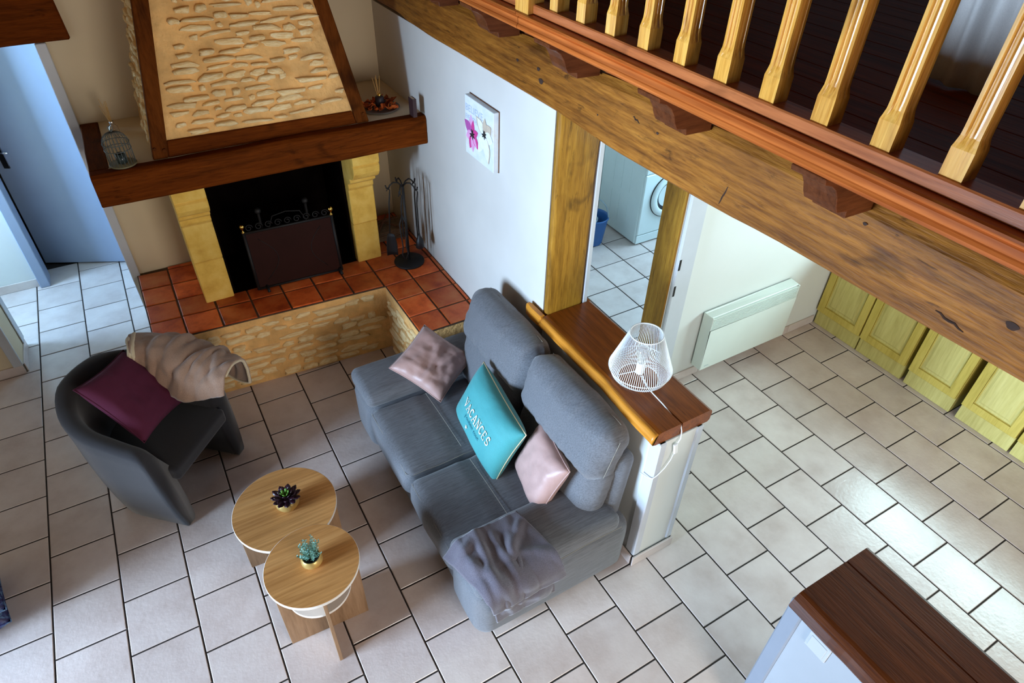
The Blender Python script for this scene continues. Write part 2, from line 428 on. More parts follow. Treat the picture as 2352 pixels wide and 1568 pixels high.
MT['ceilwood'] = wood('mezzanine_underside', (s(70, 40, 20), s(110, 68, 36), s(134, 88, 52)), 1, .6, 10)

# patterned cushion
m, nt, b = newmat('blue_purple_pattern')
v = mapping(nt); n = tex_noise(nt, v, 16, 4, .6, 1.5)
nt.links.new(ramp(nt, n, [(.3, s(26, 16, 48)), (.48, s(40, 40, 92)), (.6, s(96, 130, 160)), (.75, s(60, 20, 70))]), b.inputs['Base Color']); b.inputs['Roughness'].default_value = .5
MT['pattern'] = m
# right wall plaster with old soot drips beside the hearth
m, nt, b = newmat('white_plaster_soot_drips')
tc = N(nt, 'ShaderNodeNewGeometry'); sp = N(nt, 'ShaderNodeSeparateXYZ'); nt.links.new(tc.outputs['Position'], sp.inputs[0])
def rng(val, a0, a1, b0, b1):
    q = N(nt, 'ShaderNodeMapRange', interpolation_type='SMOOTHSTEP'); nt.links.new(val, q.inputs[0])
    for i, x in enumerate((a0, a1, b0, b1)): q.inputs[i+1].default_value = x
    return q.outputs[0]
def mul(a, c):
    q = N(nt, 'ShaderNodeMath', operation='MULTIPLY'); nt.links.new(a, q.inputs[0])
    if isinstance(c, (int, float)): q.inputs[1].default_value = c
    else: nt.links.new(c, q.inputs[1])
    return q.outputs[0]
yy, zz = sp.outputs[1], sp.outputs[2]
mp = N(nt, 'ShaderNodeMapping'); mp.inputs['Scale'].default_value = (1, 26, 1.6); nt.links.new(tc.outputs['Position'], mp.inputs[0])
dr = ramp(nt, tex_noise(nt, mp.outputs[0], 1.6, 4, .6), [(.42, (0, 0, 0, 1)), (.60, (1, 1, 1, 1))])
msk = mul(mul(rng(yy, .56, .64, 0, 1), rng(yy, .98, .90, 0, 1)), mul(rng(zz, .60, .75, .3, 1), rng(zz, 1.26, 1.02, 0, 1)))
st = mul(mul(dr, msk), .75)
n = tex_noise(nt, mapping(nt), 2, 3)
c = ramp(nt, n, [(.3, s(200, 197, 191)), (.7, s(209, 206, 200))])
nt.links.new(mixc(nt, st, c, s(110, 88, 70)), b.inputs['Base Color']); b.inputs['Roughness'].default_value = .85
MT['stainwall'] = m

# ================================================================== SETTING
T = .31
HT = .545                                        # hearth height
# ---- floor and its tiles
fl = struct(MB().box(-1.35, 6.12, -5.3, 1.5, -.12, -.003).box(-1.9, .95, 1.5, 4.2, -.12, -.003), 'floor', MT['grout'])
tile_full = None
def tile_box(x0, x1, y0, y1):
    g = .0040; x0 += g; x1 -= g; y0 += g; y1 -= g
    mb = MB(); e = .0025
    mb.add([(x0, y0, -.012), (x1, y0, -.012), (x1, y1, -.012), (x0, y1, -.012), (x0, y0, -e), (x1, y0, -e), (x1, y1, -e), (x0, y1, -e),
            (x0+e, y0+e, 0), (x1-e, y0+e, 0), (x1-e, y1-e, 0), (x0+e, y1-e, 0)],
           [(0, 1, 5, 4), (1, 2, 6, 5), (2, 3, 7, 6), (3, 0, 4, 7), (4, 5, 9, 8), (5, 6, 10, 9), (6, 7, 11, 10), (7, 4, 8, 11), (8, 9, 10, 11)])
    return mb
def in_view(x, y, z=0):
    for dx, dy in ((0, 0), (-.15, -.15), (.15, .15), (-.15, .15), (.15, -.15)):
        p = pix(x+dx, y+dy, z)
        if -5 < p[0] < 2357 and -5 < p[1] < 1573: return True
    return False
cand = []; rest = MB()
for k in range(-8, 20):
    for i in range(-16, 22):
        v0 = i+(.5 if k % 2 else 0)
        x0, x1 = k*T, (k+1)*T; y1, y0 = -v0*T, -(v0+1)*T
        xc = (x0+x1)/2; yc = (y0+y1)/2
        if x1 < -1.3 or x0 > 5.95: continue
        if y0 > 2.75 or y1 < -5.1: continue
        x0 = max(x0, -1.3); x1 = min(x1, 6.02)
        if x0 > 2.70:
            if y0 > -.80: continue
            y1 = min(y1, -.80)
        if yc > 1.41 and (x0 > .85 or x1 < -1.2): continue
        if x0 > 2.40 and y0 > -.78 and x1 > 2.75: x1 = min(x1, 2.75)
        hid = (xc > .80 and yc > .62) or (xc > 2.30 and yc > -.1) or (2.0 < xc < 2.6 and -1.6 < yc < -.3) or (xc > 5.36) or (xc < -.1 and 1.45 < yc < 1.7) or (xc > 2.75 and yc < -2.9 and xc < 3.0)
        if in_view(xc, yc) and not hid: cand.append((x0, x1, y0, y1))
        else:
            q = tile_box(x0, x1, y0, y1); rest.add(q.v, q.f)
for (x0, x1, y0, y1) in cand:
    full = abs((x1-x0)-T) < 1e-4 and abs((y1-y0)-T) < 1e-4
    if full and tile_full:
        inst('floor_tile', tile_full, ((x0+x1)/2, (y0+y1)/2, 0), fl)
    else:
        o = tile_box(x0, x1, y0, y1).build('floor_tile', MT['tile'], fl, origin=((x0+x1)/2, (y0+y1)/2, 0))
        if full: tile_full = o.data
tag(rest.build('floor_tiles', MT['tile'], fl, origin=(2, -3, 0)), kind='stuff')
print('floor tiles', len(cand))
# ---- laundry floor, laid square
lf = struct(MB().box(2.83, 6.0, -.80, 1.75, -.12, -.003), 'floor_laundry', MT['grout'])
lt = None; rest = MB()
for i in range(-1, 10):
    for j in range(-4, 6):
        x0 = 2.9767+i*T; y0 = .272+j*T; x1 = x0+T; y1 = y0+T
        x0 = max(x0, 2.84); y0 = max(y0, -.795); y1 = min(y1, 1.74); x1 = min(x1, 5.98)
        if x1-x0 < .03 or y1-y0 < .03: continue
        full = abs(x1-x0-T) < 1e-4 and abs(y1-y0-T) < 1e-4
        if not (x0 < 5.0 and y0 < 1.0):
            q = tile_box(x0, x1, y0, y1); rest.add(q.v, q.f); continue
        if full and lt: inst('floor_tile', lt, ((x0+x1)/2, (y0+y1)/2, 0), lf)
        else:
            o = tile_box(x0, x1, y0, y1).build('floor_tile', MT['tile'], lf, origin=((x0+x1)/2, (y0+y1)/2, 0))
            if full: lt = o.data
tag(rest.build('floor_tiles', MT['tile'], lf, origin=(5, 1, 0)), kind='stuff')

# ---- walls
WX = 2.713
struct(MB().box(-1.9, -.08, 1.41, 1.75, 0, 4.7).box(.80, 2.95, 1.41, 1.75, 0, 4.7).box(-.08, .80, 1.41, 1.75, 2.075, 4.7), 'wall_back', MT['cream'])
struct(MB().box(WX, 2.944, -.838, 1.41, 0, 2.12), 'wall_right', MT['stainwall'])
struct(MB().box(3.62, 6.0, -.86, -.70, 0, 2.47).box(2.97, 3.62, -.86, -.70, 2.05, 2.47).box(2.95, 2.97, -.86, -.70, 2.05, 2.47), 'wall_kitchen', MT['white'])
struct(MB().box(2.95, 6.0, 1.60, 1.75, 0, 2.47).box(2.95, 2.96, -.70, 1.6, 0, 2.47), 'wall_laundry', MT['white'])
def holed(x0, x1, ya, yb, z1, holes):
    mb = MB(); y = ya
    for (h0, h1, b0, b1) in sorted(holes):
        mb.box(x0, x1, y, h0, 0, z1); mb.box(x0, x1, h0, h1, 0, b0); mb.box(x0, x1, h0, h1, b1, z1); y = h1
    return mb.box(x0, x1, y, yb, 0, z1)
struct(holed(-1.35, -1.2, -5.3, 1.41, 4.7, [(-2.45, -.72, .02, 2.48)]), 'wall_left', MT['cream'])
struct(holed(-1.15, -1.0, 1.75, 4.2, 2.5, [(1.82, 2.44, .85, 2.25)]), 'wall_hall_side', MT['white'])
struct(holed(6.0, 6.12, -5.3, 1.75, 4.7, [(-3.25, -1.45, 1.2, 2.2), (-.42, .62, 1.08, 2.12)]), 'wall_far_side', MT['white'])
def holedx(y0, y1, xa, xb, z1, holes):
    mb = MB(); x = xa
    for (h0, h1, b0, b1) in sorted(holes):
        mb.box(x, h0, y0, y1, 0, z1); mb.box(h0, h1, y0, y1, 0, b0); mb.box(h0, h1, y0, y1, b1, z1); x = h1
    return mb.box(x, xb, y0, y1, 0, z1)
struct(holedx(-5.3, -5.15, -1.35, 6.12, 4.7, [(1.45, 3.05, .45, 2.25), (3.45, 5.15, .65, 2.25)]), 'wall_rear', MT['taupe'])
struct(MB().box(-1.75, .03, 2.55, 2.68, 0, 2.45).box(.03, .82, 2.55, 2.68, 2.08, 2.45).box(.82, .95, 1.75, 2.68, 0, 2.45), 'wall_hall', MT['white'])
struct(MB().box(-1.75, 1.0, 4.1, 4.2, 0, 2.45).box(.95, 1.05, 2.68, 4.2, 0, 2.45), 'wall_beyond_hall', MT['cream'])
struct(MB().box(-1.9, 1.05, 1.75, 4.2, 2.45, 2.55), 'ceiling_hall', MT['ceil'])
struct(MB().add([(-1.35, -5.3, 4.7), (6.12, -5.3, 4.7), (6.12, 1.75, 4.7), (-1.35, 1.75, 4.7), (-1.35, -5.3, 4.8), (6.12, -5.3, 4.8), (6.12, 1.75, 4.8), (-1.35, 1.75, 4.8)],
                [(0, 1, 2, 3), (4, 7, 6, 5), (0, 4, 5, 1), (1, 5, 6, 2), (2, 6, 7, 3), (3, 7, 4, 0)]), 'ceiling', MT['ceilwood'])
struct(MB().box(2.72, 6.0, -5.15, 1.6, 2.475, 2.49), 'ceiling_kitchen', MT['ceilwood'])
struct(MB().box(2.95, 6.0, 1.41, 1.6, 2.47, 4.7), 'wall_mezzanine_back', MT['cream'])

# ---- window frames (all out of the picture)
def wframe(n, x0, x1, y0, y1, z0, z1, mull):
    t = .05
    o = struct(MB().box(x0, x1, y0, y0+t, z0, z1).box(x0, x1, y1-t, y1, z0, z1).box(x0, x1, y0+t, y1-t, z0, z0+t).box(x0, x1, y0+t, y1-t, z1-t, z1), 'window_%d' % n, MT['trim'])
    for k in range(mull):
        y = y0+(y1-y0)*(k+1)/(mull+1)
        MB().box(x0, x1, y-.035, y+.035, z0+t, z1-t).build('mullion', MT['trim'], o)
wframe(1, -1.32, -1.26, -2.45, -.72, .02, 2.48, 1)
wframe(2, -1.12, -1.06, 1.82, 2.44, .85, 2.25, 0)
wframe(3, 6.03, 6.08, -3.25, -1.45, 1.2, 2.2, 1)
wframe(4, 6.03, 6.08, -.42, .62, 1.08, 2.12, 0)

# ---- partition walls between living room and kitchen
pw = struct(MB().box(2.70, 2.948, -1.858, -.86, 0, .955), 'wall_partition', MT['white'])
for (x0, x1, y0, y1) in ((2.690, 2.735, -1.866, -1.80), (2.915, 2.956, -1.866, -1.80)):
    MB().box(x0, x1, y0, y1, .075, .955).build('corner_bead', MT['trim'], pw, bevel=.006)
pw2 = struct(MB().box(2.655, 2.955, -4.2, -2.712, 0, .945), 'wall_peninsula', MT['greywhite'])
MB().box(2.645, 2.70, -2.722, -2.66, 0, .945).build('corner_bead', MT['bead'], pw2, bevel=.006)
MB().box(2.915, 2.962, -2.722, -2.66, 0, .945).build('corner_bead', MT['bead'], pw2, bevel=.006)
# ---- baseboards of cut tiles
def plinth(name, runs, hgt=.072):
    """runs: (axis, fixed, outward sign, a, b)"""
    back = MB()
    for ax, f, sg, a, b in runs:
        if ax == 'x': back.box(a, b, min(f, f+sg*.004), max(f, f+sg*.004), 0, hgt-.004)
        else: back.box(min(f, f+sg*.004), max(f, f+sg*.004), a, b, 0, hgt-.004)
    o = struct(back, name, MT['grout'])
    for ax, f, sg, a, b in runs:
        n = max(1, round((b-a)/T)); q = a
        while q < b-.02:
            e = min(q+T, b)
            if ax == 'x': mb = MB().box(q+.002, e-.002, min(f, f+sg*.011), max(f, f+sg*.011), .001, hgt)
            else: mb = MB().box(min(f, f+sg*.011), max(f, f+sg*.011), q+.002, e-.002, .001, hgt)
            mb.build('plinth_tile', MT['tile'], o, bevel=.002); q = e
    return o
plinth('baseboard_kitchen', [('x', -.86, -1, 3.77, 5.30)])
plinth('baseboard_partition', [('x', -1.866, -1, 2.682, 2.962), ('y', 2.690, -1, -1.86, -.90), ('y', 2.956, 1, -1.86, -.92)])
plinth('baseboard_back', [('x', 1.41, -1, -1.3, -.08), ('y', -.08, 1, 1.415, 1.74)])
plinth('baseboard_hall', [('x', 2.55, -1, -1.2, .025)])

# ---- doorway trims
t1 = struct(MB().box(.757, .812, 1.386, 1.41, 0, 2.075), 'trim_1', MT['trim'], bevel=.004)
t2 = struct(MB().box(-.135, -.078, 1.39, 1.409, .073, 2.075), 'trim_2', MT['trim'], bevel=.004)
t3 = struct(MB().box(-.078, -.070, 1.66, 1.752, .073, 2.075), 'trim_3', MT['trim'], bevel=.003)
t4 = struct(MB().box(.03, .10, 2.50, 2.69, 0, 2.12).box(.10, .80, 2.52, 2.69, 2.05, 2.12).box(.745, .80, 2.52, 2.69, 0, 2.05), 'trim_4', MT['door'], bevel=.005)
t5 = struct(MB().box(2.945, 2.972, -.885, -.70, 0, 2.05), 'trim_5', MT['trim'], bevel=.003)
t6 = struct(MB().box(3.628, 3.765, -.885, -.858, 0, 2.10), 'trim_6', MT['trim'], bevel=.006)
for z in (.83, 1.02):
    MB().box(3.634, 3.650, -.8865, -.884, z, z+.075).build('strike_plate', MT['black'], t6)
# hall door standing ajar
hd = struct(MB().obox((.405, 2.742, 1.03), (.318, -.155, 0), (.0085, .0175, 0), (0, 0, 1.015)), 'door_1', MT['door'], bevel=.003)
d = Vector((.318, -.155, 0)).normalized(); nn = Vector((-.155, -.318, 0)).normalized()
hp = Vector((.123, 2.879, 1.02))+nn*.022
h = MB().obox(hp+d*.038+Vector((0, 0, -.02)), d*.022, nn*.005, (0, 0, .12)).build('handle_plate', MT['black'], hd, bevel=.002)
MB().obox(hp+d*.060+nn*.004, d*.0015, nn*.003, (0, 0, .12)).build('plate_edge', MT['chrome'], h)
MB().tube([hp+d*.035, hp+d*.035+nn*.035, hp+d*.06+nn*.042, hp+d*.12+nn*.040], .0075, 8).build('lever', MT['chrome'], h, smooth=True)

# ---- oak posts, beams
tag(MB().box(3.604, 3.6185, -.862, -.695, 0, 2.05).build('door_lining', MT['post'], None), 'narrow oak lining on the right jamb of the laundry doorway', 'post')
def wavy_post():
    rings = []
    for k in range(13):
        z = .0+2.13*k/12; f = lambda a: .012*fbm((a, z*1.3, 3.1), 1.0)
        x0 = 2.705+f(0)*.6; x1 = 2.944+f(5); y0 = -.885+f(9)*.5; y1 = -.8395
        c = .018+.01*fbm((z, 1, 2), 2)
        rings.append([(x0+c, y0, z), (x1-c*.8, y0+.004, z), (x1, y0+c, z), (x1, y1, z), (x0+.01, y1, z), (x0, y0+c, z)])
    return MB().loft(rings)
tag(wavy_post().build('oak_post', MT['post'], None, bevel=.006, smooth=True), 'wide rough-hewn oak post at the left of the laundry doorway', 'post')

lowz = [(-5.1, 2.15), (-3.6, 2.148), (-2.85, 2.143), (-2.5, 2.135), (-2.05, 2.127), (-1.87, 2.115), (-1.6, 2.108), (-1.25, 2.101), (-.87, 2.118), (-.4, 2.116), (.06, 2.114), (.46, 2.110), (.62, 2.116), (.79, 2.119), (.92, 2.135), (1.1, 2.136), (1.405, 2.13)]
highz = [(-5.1, 2.357), (-2.4, 2.361), (-2.04, 2.368), (-1.6, 2.353), (-1.4, 2.366), (-1.15, 2.354), (-.9, 2.335), (-.68, 2.358), (-.4, 2.345), (.1, 2.348), (1.405, 2.35)]
def interp(tab, x):
    for (a, p), (b_, q) in zip(tab, tab[1:]):
        if a <= x <= b_: return p+(q-p)*(x-a)/(b_-a)
    return tab[-1][1] if x > tab[-1][0] else tab[0][1]
rings = []
for k in range(66):
    y = -5.1+6.505*k/65
    zl = interp(lowz, y); zh = interp(highz, y); f = .004*fbm((y, 0, 0), 2.5)
    rings.append([(2.703+f, y, zl+.012), (2.716, y, zl), (2.94, y, zl), (2.95, y, zl+.01), (2.95, y, zh), (2.725, y, zh+.008), (2.703-f, y, zh-.022), (2.699+f*1.5, y, (zl+zh)/2)])
ob = tag(MB().loft(rings).build('oak_beam', MT['beam'], None, smooth=False), 'massive honey-brown oak beam carrying the mezzanine', 'beam')
for ky_, kz_, kr_ in ((-2.800, 2.306, .016), (-2.762, 2.262, .010), (-.725, 2.215, .012), (-.70, 2.26, .008), (-2.343, 2.318, .0045), (-1.503, 2.262, .0045), (-.52, 2.25, .007), (-1.15, 2.21, .0035)):
    pts_ = [(2.6985, ky_+kr_*1.5*math.cos(a_)*(1+.2*math.sin(3*a_)), kz_+kr_*math.sin(a_)) for a_ in [2*PI*q_/14 for q_ in range(14)]]
    MB().add(pts_+[(2.6965, ky_, kz_)], [(q_, (q_+1) % 14, 14) for q_ in range(14)]).build('knot', MT['knot'], ob, smooth=True)
for pa_, pb_ in (((-1.872, 2.225), (-1.846, 2.146)), ((-1.36, 2.274), (-1.40, 2.263)), ((-2.60, 2.20), (-2.68, 2.187))):
    q_ = [(pa_[0]+(pb_[0]-pa_[0])*k_/6, pa_[1]+(pb_[1]-pa_[1])*k_/6+.003*math.sin(k_*2)) for k_ in range(7)]
    MB().tube([(2.7005, y_, z_) for y_, z_ in q_], [.001, .0026, .003, .0034, .003, .0022, .001], 5).build('crack', MT['knot'], ob)
rings = []
for k in range(12):
    x = -.6+(.937+.6)*k/11; f = .006*fbm((x, 4, 1), 3)
    e = .02 if k == 11 else 0
    rings.append([(x, 1.352+f, 2.085+f), (x, 1.41, 2.079), (x-e, 1.41, 2.40), (x-e, 1.356+f, 2.40)])
tag(MB().loft(rings).build('lintel_beam', MT['mantel'], None, bevel=.008), 'reddish-brown wooden lintel over the hall opening', 'beam')

# ---- joist ends
prof = [(2.712, 2.352), (2.604, 2.355), (2.600, 2.376), (2.560, 2.382), (2.548, 2.402), (2.538, 2.428), (2.522, 2.452), (2.500, 2.468), (2.470, 2.478), (2.466, 2.494), (3.3, 2.494), (3.3, 2.40), (2.712, 2.40)]
for i, yn in enumerate((.70, .095, -.514, -1.122, -1.732, -2.337, -2.945)):
    mb = MB().prism(prof, lambda p, k, yn=yn: (p[0], yn+.105*k, p[1]))
    o = mb.build('joist', MT['joist'], None, bevel=.002)
    lab = {0: 'carved joist end high above the fireplace shelf, farthest along the beam', 1: 'carved joist end above the canvas, second farthest along the beam', 2: 'carved joist end on the oak beam nearest the newel base on its far side',
           3: 'carved joist end on the oak beam above the left post of the doorway', 4: 'carved joist end on the oak beam above the laundry doorway',
           5: 'carved two-tone joist end on the oak beam above the white radiator', 6: 'carved joist end on the oak beam closest to the camera'}[i]
    tag(o, lab, 'joist', 'carved joist ends along the mezzanine beam')

# ---- dark blocking between the joists above the beam
jy = [1.405, .70, .095, -.514, -1.122, -1.732, -2.337, -2.945, -5.1]
blk = struct(MB().box(2.735, 2.75, jy[1]+.107, jy[0], 2.357, 2.474), 'trim_7', MT['joist'])
for a, b_ in zip(jy[1:], jy[2:]):
    MB().box(2.735, 2.75, b_+(.107 if b_ > -4 else 0), a-.002, 2.357, 2.474).build('blocking_board', MT['joist'], blk)

# ---- mezzanine floor boards
mz = struct(MB().box(2.56, 6.0, -5.15, 1.41, 2.494, 2.535), 'floor_mezzanine', MT['joist'])
x = 2.602; pm = None
while x < 5.95:
    mb = MB().box(x+.0012, x+.1288, -5.1, 1.40, 2.536, 2.552)
    if pm is None:
        o = mb.build('floorboard', MT['plank'], mz, bevel=.002); pm = o.data; lx = x
    else: inst('floorboard', pm, (x+.065, -1.85, 2.536), mz)
    x += .13
# ---- fascia with moulded nosing
fp = [(2.60, 2.4945), (2.470, 2.4945), (2.4615, 2.499), (2.4600, 2.508), (2.4635, 2.5145), (2.4665, 2.517), (2.4655, 2.521), (2.4640, 2.536), (2.4680, 2.540), (2.4660, 2.5435), (2.4570, 2.546), (2.4530, 2.551), (2.4550, 2.557), (2.463, 2.5595), (2.60, 2.5595)]
joints = [-5.1, -.905, 1.40]
for a, b_ in zip(joints, joints[1:]):
    o = MB().prism(fp, lambda p, k, a=a, b_=b_: (p[0], (a+.0015) if k == 0 else b_-.0015, p[1])).build('fascia_board', MT['fascia'], None)
    tag(o, 'orange pine fascia moulding under the railing, the long near length' if b_ < 0 else 'orange pine fascia moulding under the railing, the short far length', 'moulding', 'fascia lengths along the mezzanine edge')

# ---- railing
rl = thing('railing', (2.52, -1.9, 2.56), 'varnished pine railing with fluted balusters along the mezzanine', 'railing')
MB().box(2.487, 2.558, -5.1, 1.40, 2.560, 2.594).build('bottom_rail', MT['railwood'], rl, bevel=.004)
MB().prism([(2.49, 3.30), (2.555, 3.30), (2.57, 3.325), (2.56, 3.36), (2.485, 3.36), (2.475, 3.325)], lambda p, k: (p[0], -5.1 if k == 0 else 1.4, p[1])).build('handrail', MT['railwood'], rl, bevel=.006)
def bal_ring(z, hw, gd):
    """square section with two flutes a side; hw half width, gd groove depth"""
    pts = []
    for q in range(4):
        a = q*PI/2; c, sn = math.cos(a), math.sin(a)
        for t, d in ((-1, 0), (-.60, 0), (-.44, gd), (-.24, gd*.9), (-.10, .15*gd), (.10, .15*gd), (.24, gd*.9), (.44, gd), (.60, 0)):
            lx, ly = hw-d, t*hw
            pts.append((lx*c-ly*sn, lx*sn+ly*c, z))
    return pts
hb = .0247
rings = [bal_ring(0, hb, 0), bal_ring(.056, hb, 0), bal_ring(.060, hb, 0), bal_ring(.070, .0225, .0015), bal_ring(.084, .0200, .0045), bal_ring(.10, .0195, .0062), bal_ring(.52, .019, .006), bal_ring(.56, .0195, 0), bal_ring(.60, hb, 0), bal_ring(.706, hb, 0)]
bmesh_ = None
for i in range(-13, 13):
    if i == -1: continue
    y = -1.068-.165*i-.0247
    if y < -3.4 or y > 1.35: continue
    if bmesh_ is None:
        mb = MB(); mb.loft([[(p[0]+2.523, p[1]+y, p[2]+2.594) for p in r] for r in rings])
        o = mb.build('baluster', MT['baluster'], rl, origin=(2.523, y, 2.594)); bmesh_ = o.data
    else: inst('baluster', bmesh_, (2.523, y, 2.594), rl)
MB().box(2.462, 2.535, -.977, -.886, 2.560, 3.40).build('newel_post', MT['baluster'], rl, bevel=.003)

# ---- linen curtain hanging on the mezzanine
def curt(u, v):
    z = 2.556+.85*v; wd = .085*(1-.25*v)+.012
    yy = -2.165+(.5-u)*2*wd; xx = 3.175+.016*math.sin(u*9+.6)+.010*math.sin(u*21+v*2)+.03*v
    return (xx, yy+.012*math.sin(v*3)-.02*(1-v)**3*(u-.5), z+.006*math.sin(u*5)*(1-v))
tag(MB().grid(curt, 28, 14).build('curtain', MT['curtain'], None, smooth=True, solid=.004), 'pale linen curtain hem hanging behind the balusters on the mezzanine', 'curtain')

# ================================================================== FIREPLACE
fx = thing('fireplace', (1.75, .9, 0), 'large rustic stone fireplace with oak mantel and tapered rubble hood', 'fireplace')
def fy(x): return .553-.0655*(x-.782)             # front edge runs slightly askew
AX = 2.262; AY = -.150                            # inner edge and front end of the right arm
poly = [(.79, fy(.79)), (AX, fy(AX)), (AX, AY), (WX, AY), (WX, 1.41), (.79, 1.41)]
hb_ = MB().prism(poly, lambda p, k: (p[0], p[1], 0 if k == 0 else HT-.014)).build('hearth_wall', MT['mortar'], fx)
# --- rubble stones
random.seed(11)
def stone_mesh(seed, hip=.35):
    rnd = random.Random(seed); n = 11; pts = []
    ph = [rnd.uniform(0, 6.28) for _ in range(3)]
    for i in range(n):
        a = 2*PI*i/n
        ex = abs(math.cos(a))**.62*math.copysign(1, math.cos(a)); ey = abs(math.sin(a))**.62*math.copysign(1, math.sin(a))
        k = 1+.13*math.sin(2*a+ph[0])+.11*math.sin(3*a+ph[1])+.07*math.sin(5*a+ph[2])
        pts.append((ex*k*.5, ey*k*.5*(1+.25*rnd.uniform(-1, 1))))
    vs = [(x, y, -.15) for x, y in pts]+[(x*.985, y*.97, .45+.2*rnd.random()) for x, y in pts]+[(x*(.72+.1*rnd.random()), y*(.55+.2*rnd.random()), .85+.3*rnd.random()) for x, y in pts]
    vs.append((rnd.uniform(-.1, .1), 0, .95))
    fs = [(i, (i+1) % n, n+(i+1) % n, n+i) for i in range(n)]+[(n+i, n+(i+1) % n, 2*n+(i+1) % n, 2*n+i) for i in range(n)]+[(2*n+i, 2*n+(i+1) % n, 3*n) for i in range(n)]
    me = bpy.data.meshes.new('stone'); me.from_pydata(vs, [], fs); me.materials.append(MT['stone'])
    me.polygons.foreach_set('use_smooth', [True]*len(me.polygons))
    return me
SM = [stone_mesh(100+i) for i in range(12)]
def stones(parent, org, ux, uy, un, W, H, row, lmin, lmax, dens, proud, seed, inside=None):
    """courses of rubble on the plane org + a*ux + b*uy, standing proud along un"""
    rnd = random.Random(seed); b_ = row*.55; cnt = 0
    ux, uy, un = Vector(ux), Vector(uy), Vector(un)
    while b_ < H-row*.3:
        a = rnd.uniform(-.02, .05)
        while a < W:
            ln = rnd.uniform(lmin, lmax); hh = row*rnd.uniform(.42, .86)
            if rnd.random() < .18: ln *= .5
            ca, cb = a+ln/2, b_+rnd.uniform(-.22, .22)*row
            if rnd.random() < dens and (inside is None or inside(ca, cb, ln, hh)) and ca+ln*.45 < W and ca-ln*.45 > 0 and cb-hh*.5 > 0 and cb+hh*.55 < H:
                M3 = Matrix((ux, uy, un)).transposed()
                tl = rnd.uniform(-.06, .06)
                Rz = Matrix.Rotation(tl, 3, 'Z')
                inst('stone', rnd.choice(SM), Vector(org)+ux*ca+uy*cb, parent, (M3 @ Rz).to_euler(), (ln*(1 if rnd.random() < .5 else -1), hh, proud*rnd.uniform(.6, 1.25)))
                cnt += 1
            a += ln+rnd.uniform(.006, .032)
        b_ += row*rnd.uniform(.9, 1.05)
    return cnt
fd = Vector((AX-.79, fy(AX)-fy(.79), 0)).normalized()
c1 = stones(hb_, (.80, fy(.80), .01), fd, (0, 0, 1), Vector((fd.y, -fd.x, 0)), AX-.80, HT-.05, .062, .09, .21, .9, .022, 5)
c2 = stones(hb_, (AX, fy(AX)-.01, .01), (0, -1, 0), (0, 0, 1), (-1, 0, 0), fy(AX)-AY-.02, HT-.05, .060, .07, .17, .88, .018, 6)
c3 = stones(hb_, (AX+.02, AY, .28), (1, 0, 0), (0, 0, 1), (0, -1, 0), WX-AX-.04, HT-.33, .062, .08, .16, .8, .014, 8)
# --- hearth top with terracotta tiles
ht = MB().prism([(x+(0 if x > 2.2 else 0), y) for x, y in poly], lambda p, k: (p[0], p[1], HT-.014 if k == 0 else HT-.005)).build('hearth_top', MT['tgrout'], fx)
def tt(x0, x1, ya0, ya1, yb0, yb1):
    """tile with sloping edges: left side y from ya0..ya1, right side yb0..yb1"""
    g = .0058; j = lambda: random.uniform(-.0015, .0015)
    p = [(x0+g+j(), ya0+g+j()), (x1-g+j(), yb0+g+j()), (x1-g+j(), yb1-g+j()), (x0+g+j(), ya1-g+j())]
    dz = random.uniform(-.001, .0015); cx = sum(q[0] for q in p)/4; cy = sum(q[1] for q in p)/4
    mb = MB(); vs = [(x, y, HT-.012) for x, y in p]+[(x, y, HT-.002+dz) for x, y in p]+[(x+(cx-x)*.045, y+(cy-y)*.045, HT+.0015+dz) for x, y in p]
    mb.add(vs, [(i, (i+1) % 4, 4+(i+1) % 4, 4+i) for i in range(4)]+[(4+i, 4+(i+1) % 4, 8+(i+1) % 4, 8+i) for i in range(4)]+[(8, 9, 10, 11)])
    return mb.build('terracotta_tile', MT['terracotta'], ht, smooth=False)
xs = [.792, .985, 1.20, 1.414, 1.627, 1.837, 2.043, 2.256]
for r in range(5):
    for a, b_ in zip(xs, xs[1:]):
        ya0, yb0 = fy(a)+.208*r, fy(b_)+.208*r
        ya1, yb1 = min(ya0+.208, 1.405), min(yb0+.208, 1.405)
        if ya1-ya0 < .03: continue
        tt(a, b_, ya0, ya1, yb0, yb1)
ys = [AY, .042, .255, .449, .655, .863, 1.07, 1.28, 1.405]
for a, b_ in zip(ys, ys[1:]):
    tt(2.256 if a > .4 else AX, 2.470, a, b_, a, b_); tt(2.470, 2.682, a, b_, a, b_); tt(2.682, 2.712, a, b_, a, b_)

# --- pilasters of yellow stone: lower block, upper block, corbelled capital
cap_prof = [(1.22, 1.125), (.806, 1.125), (.796, 1.140), (.800, 1.165), (.770, 1.185), (.735, 1.205), (.748, 1.225), (.700, 1.240), (.660, 1.265), (.634, 1.300), (.626, 1.340), (.640, 1.358), (.622, 1.366), (.622, 1.432), (1.22, 1.432)]
for x0, x1 in ((1.150, 1.329), (2.203, 2.378)):
    p = MB().box(x0+.006, x1-.006, .830, 1.405, HT, 1.43).build('pilaster', MT['ashlar'], fx)
    MB().box(x0, x1, .815, 1.22, HT+.001, .855).build('stone_block', MT['ashlar'], p, bevel=.006)
    MB().box(x0+.001, x1, .808, 1.22, .858, 1.122).build('stone_block', MT['ashlar'], p, bevel=.006)
    MB().prism(cap_prof, lambda q, k, x0=x0, x1=x1: (x0 if k == 0 else x1, q[0], q[1])).build('capital', MT['ashlar'], p, bevel=.003)
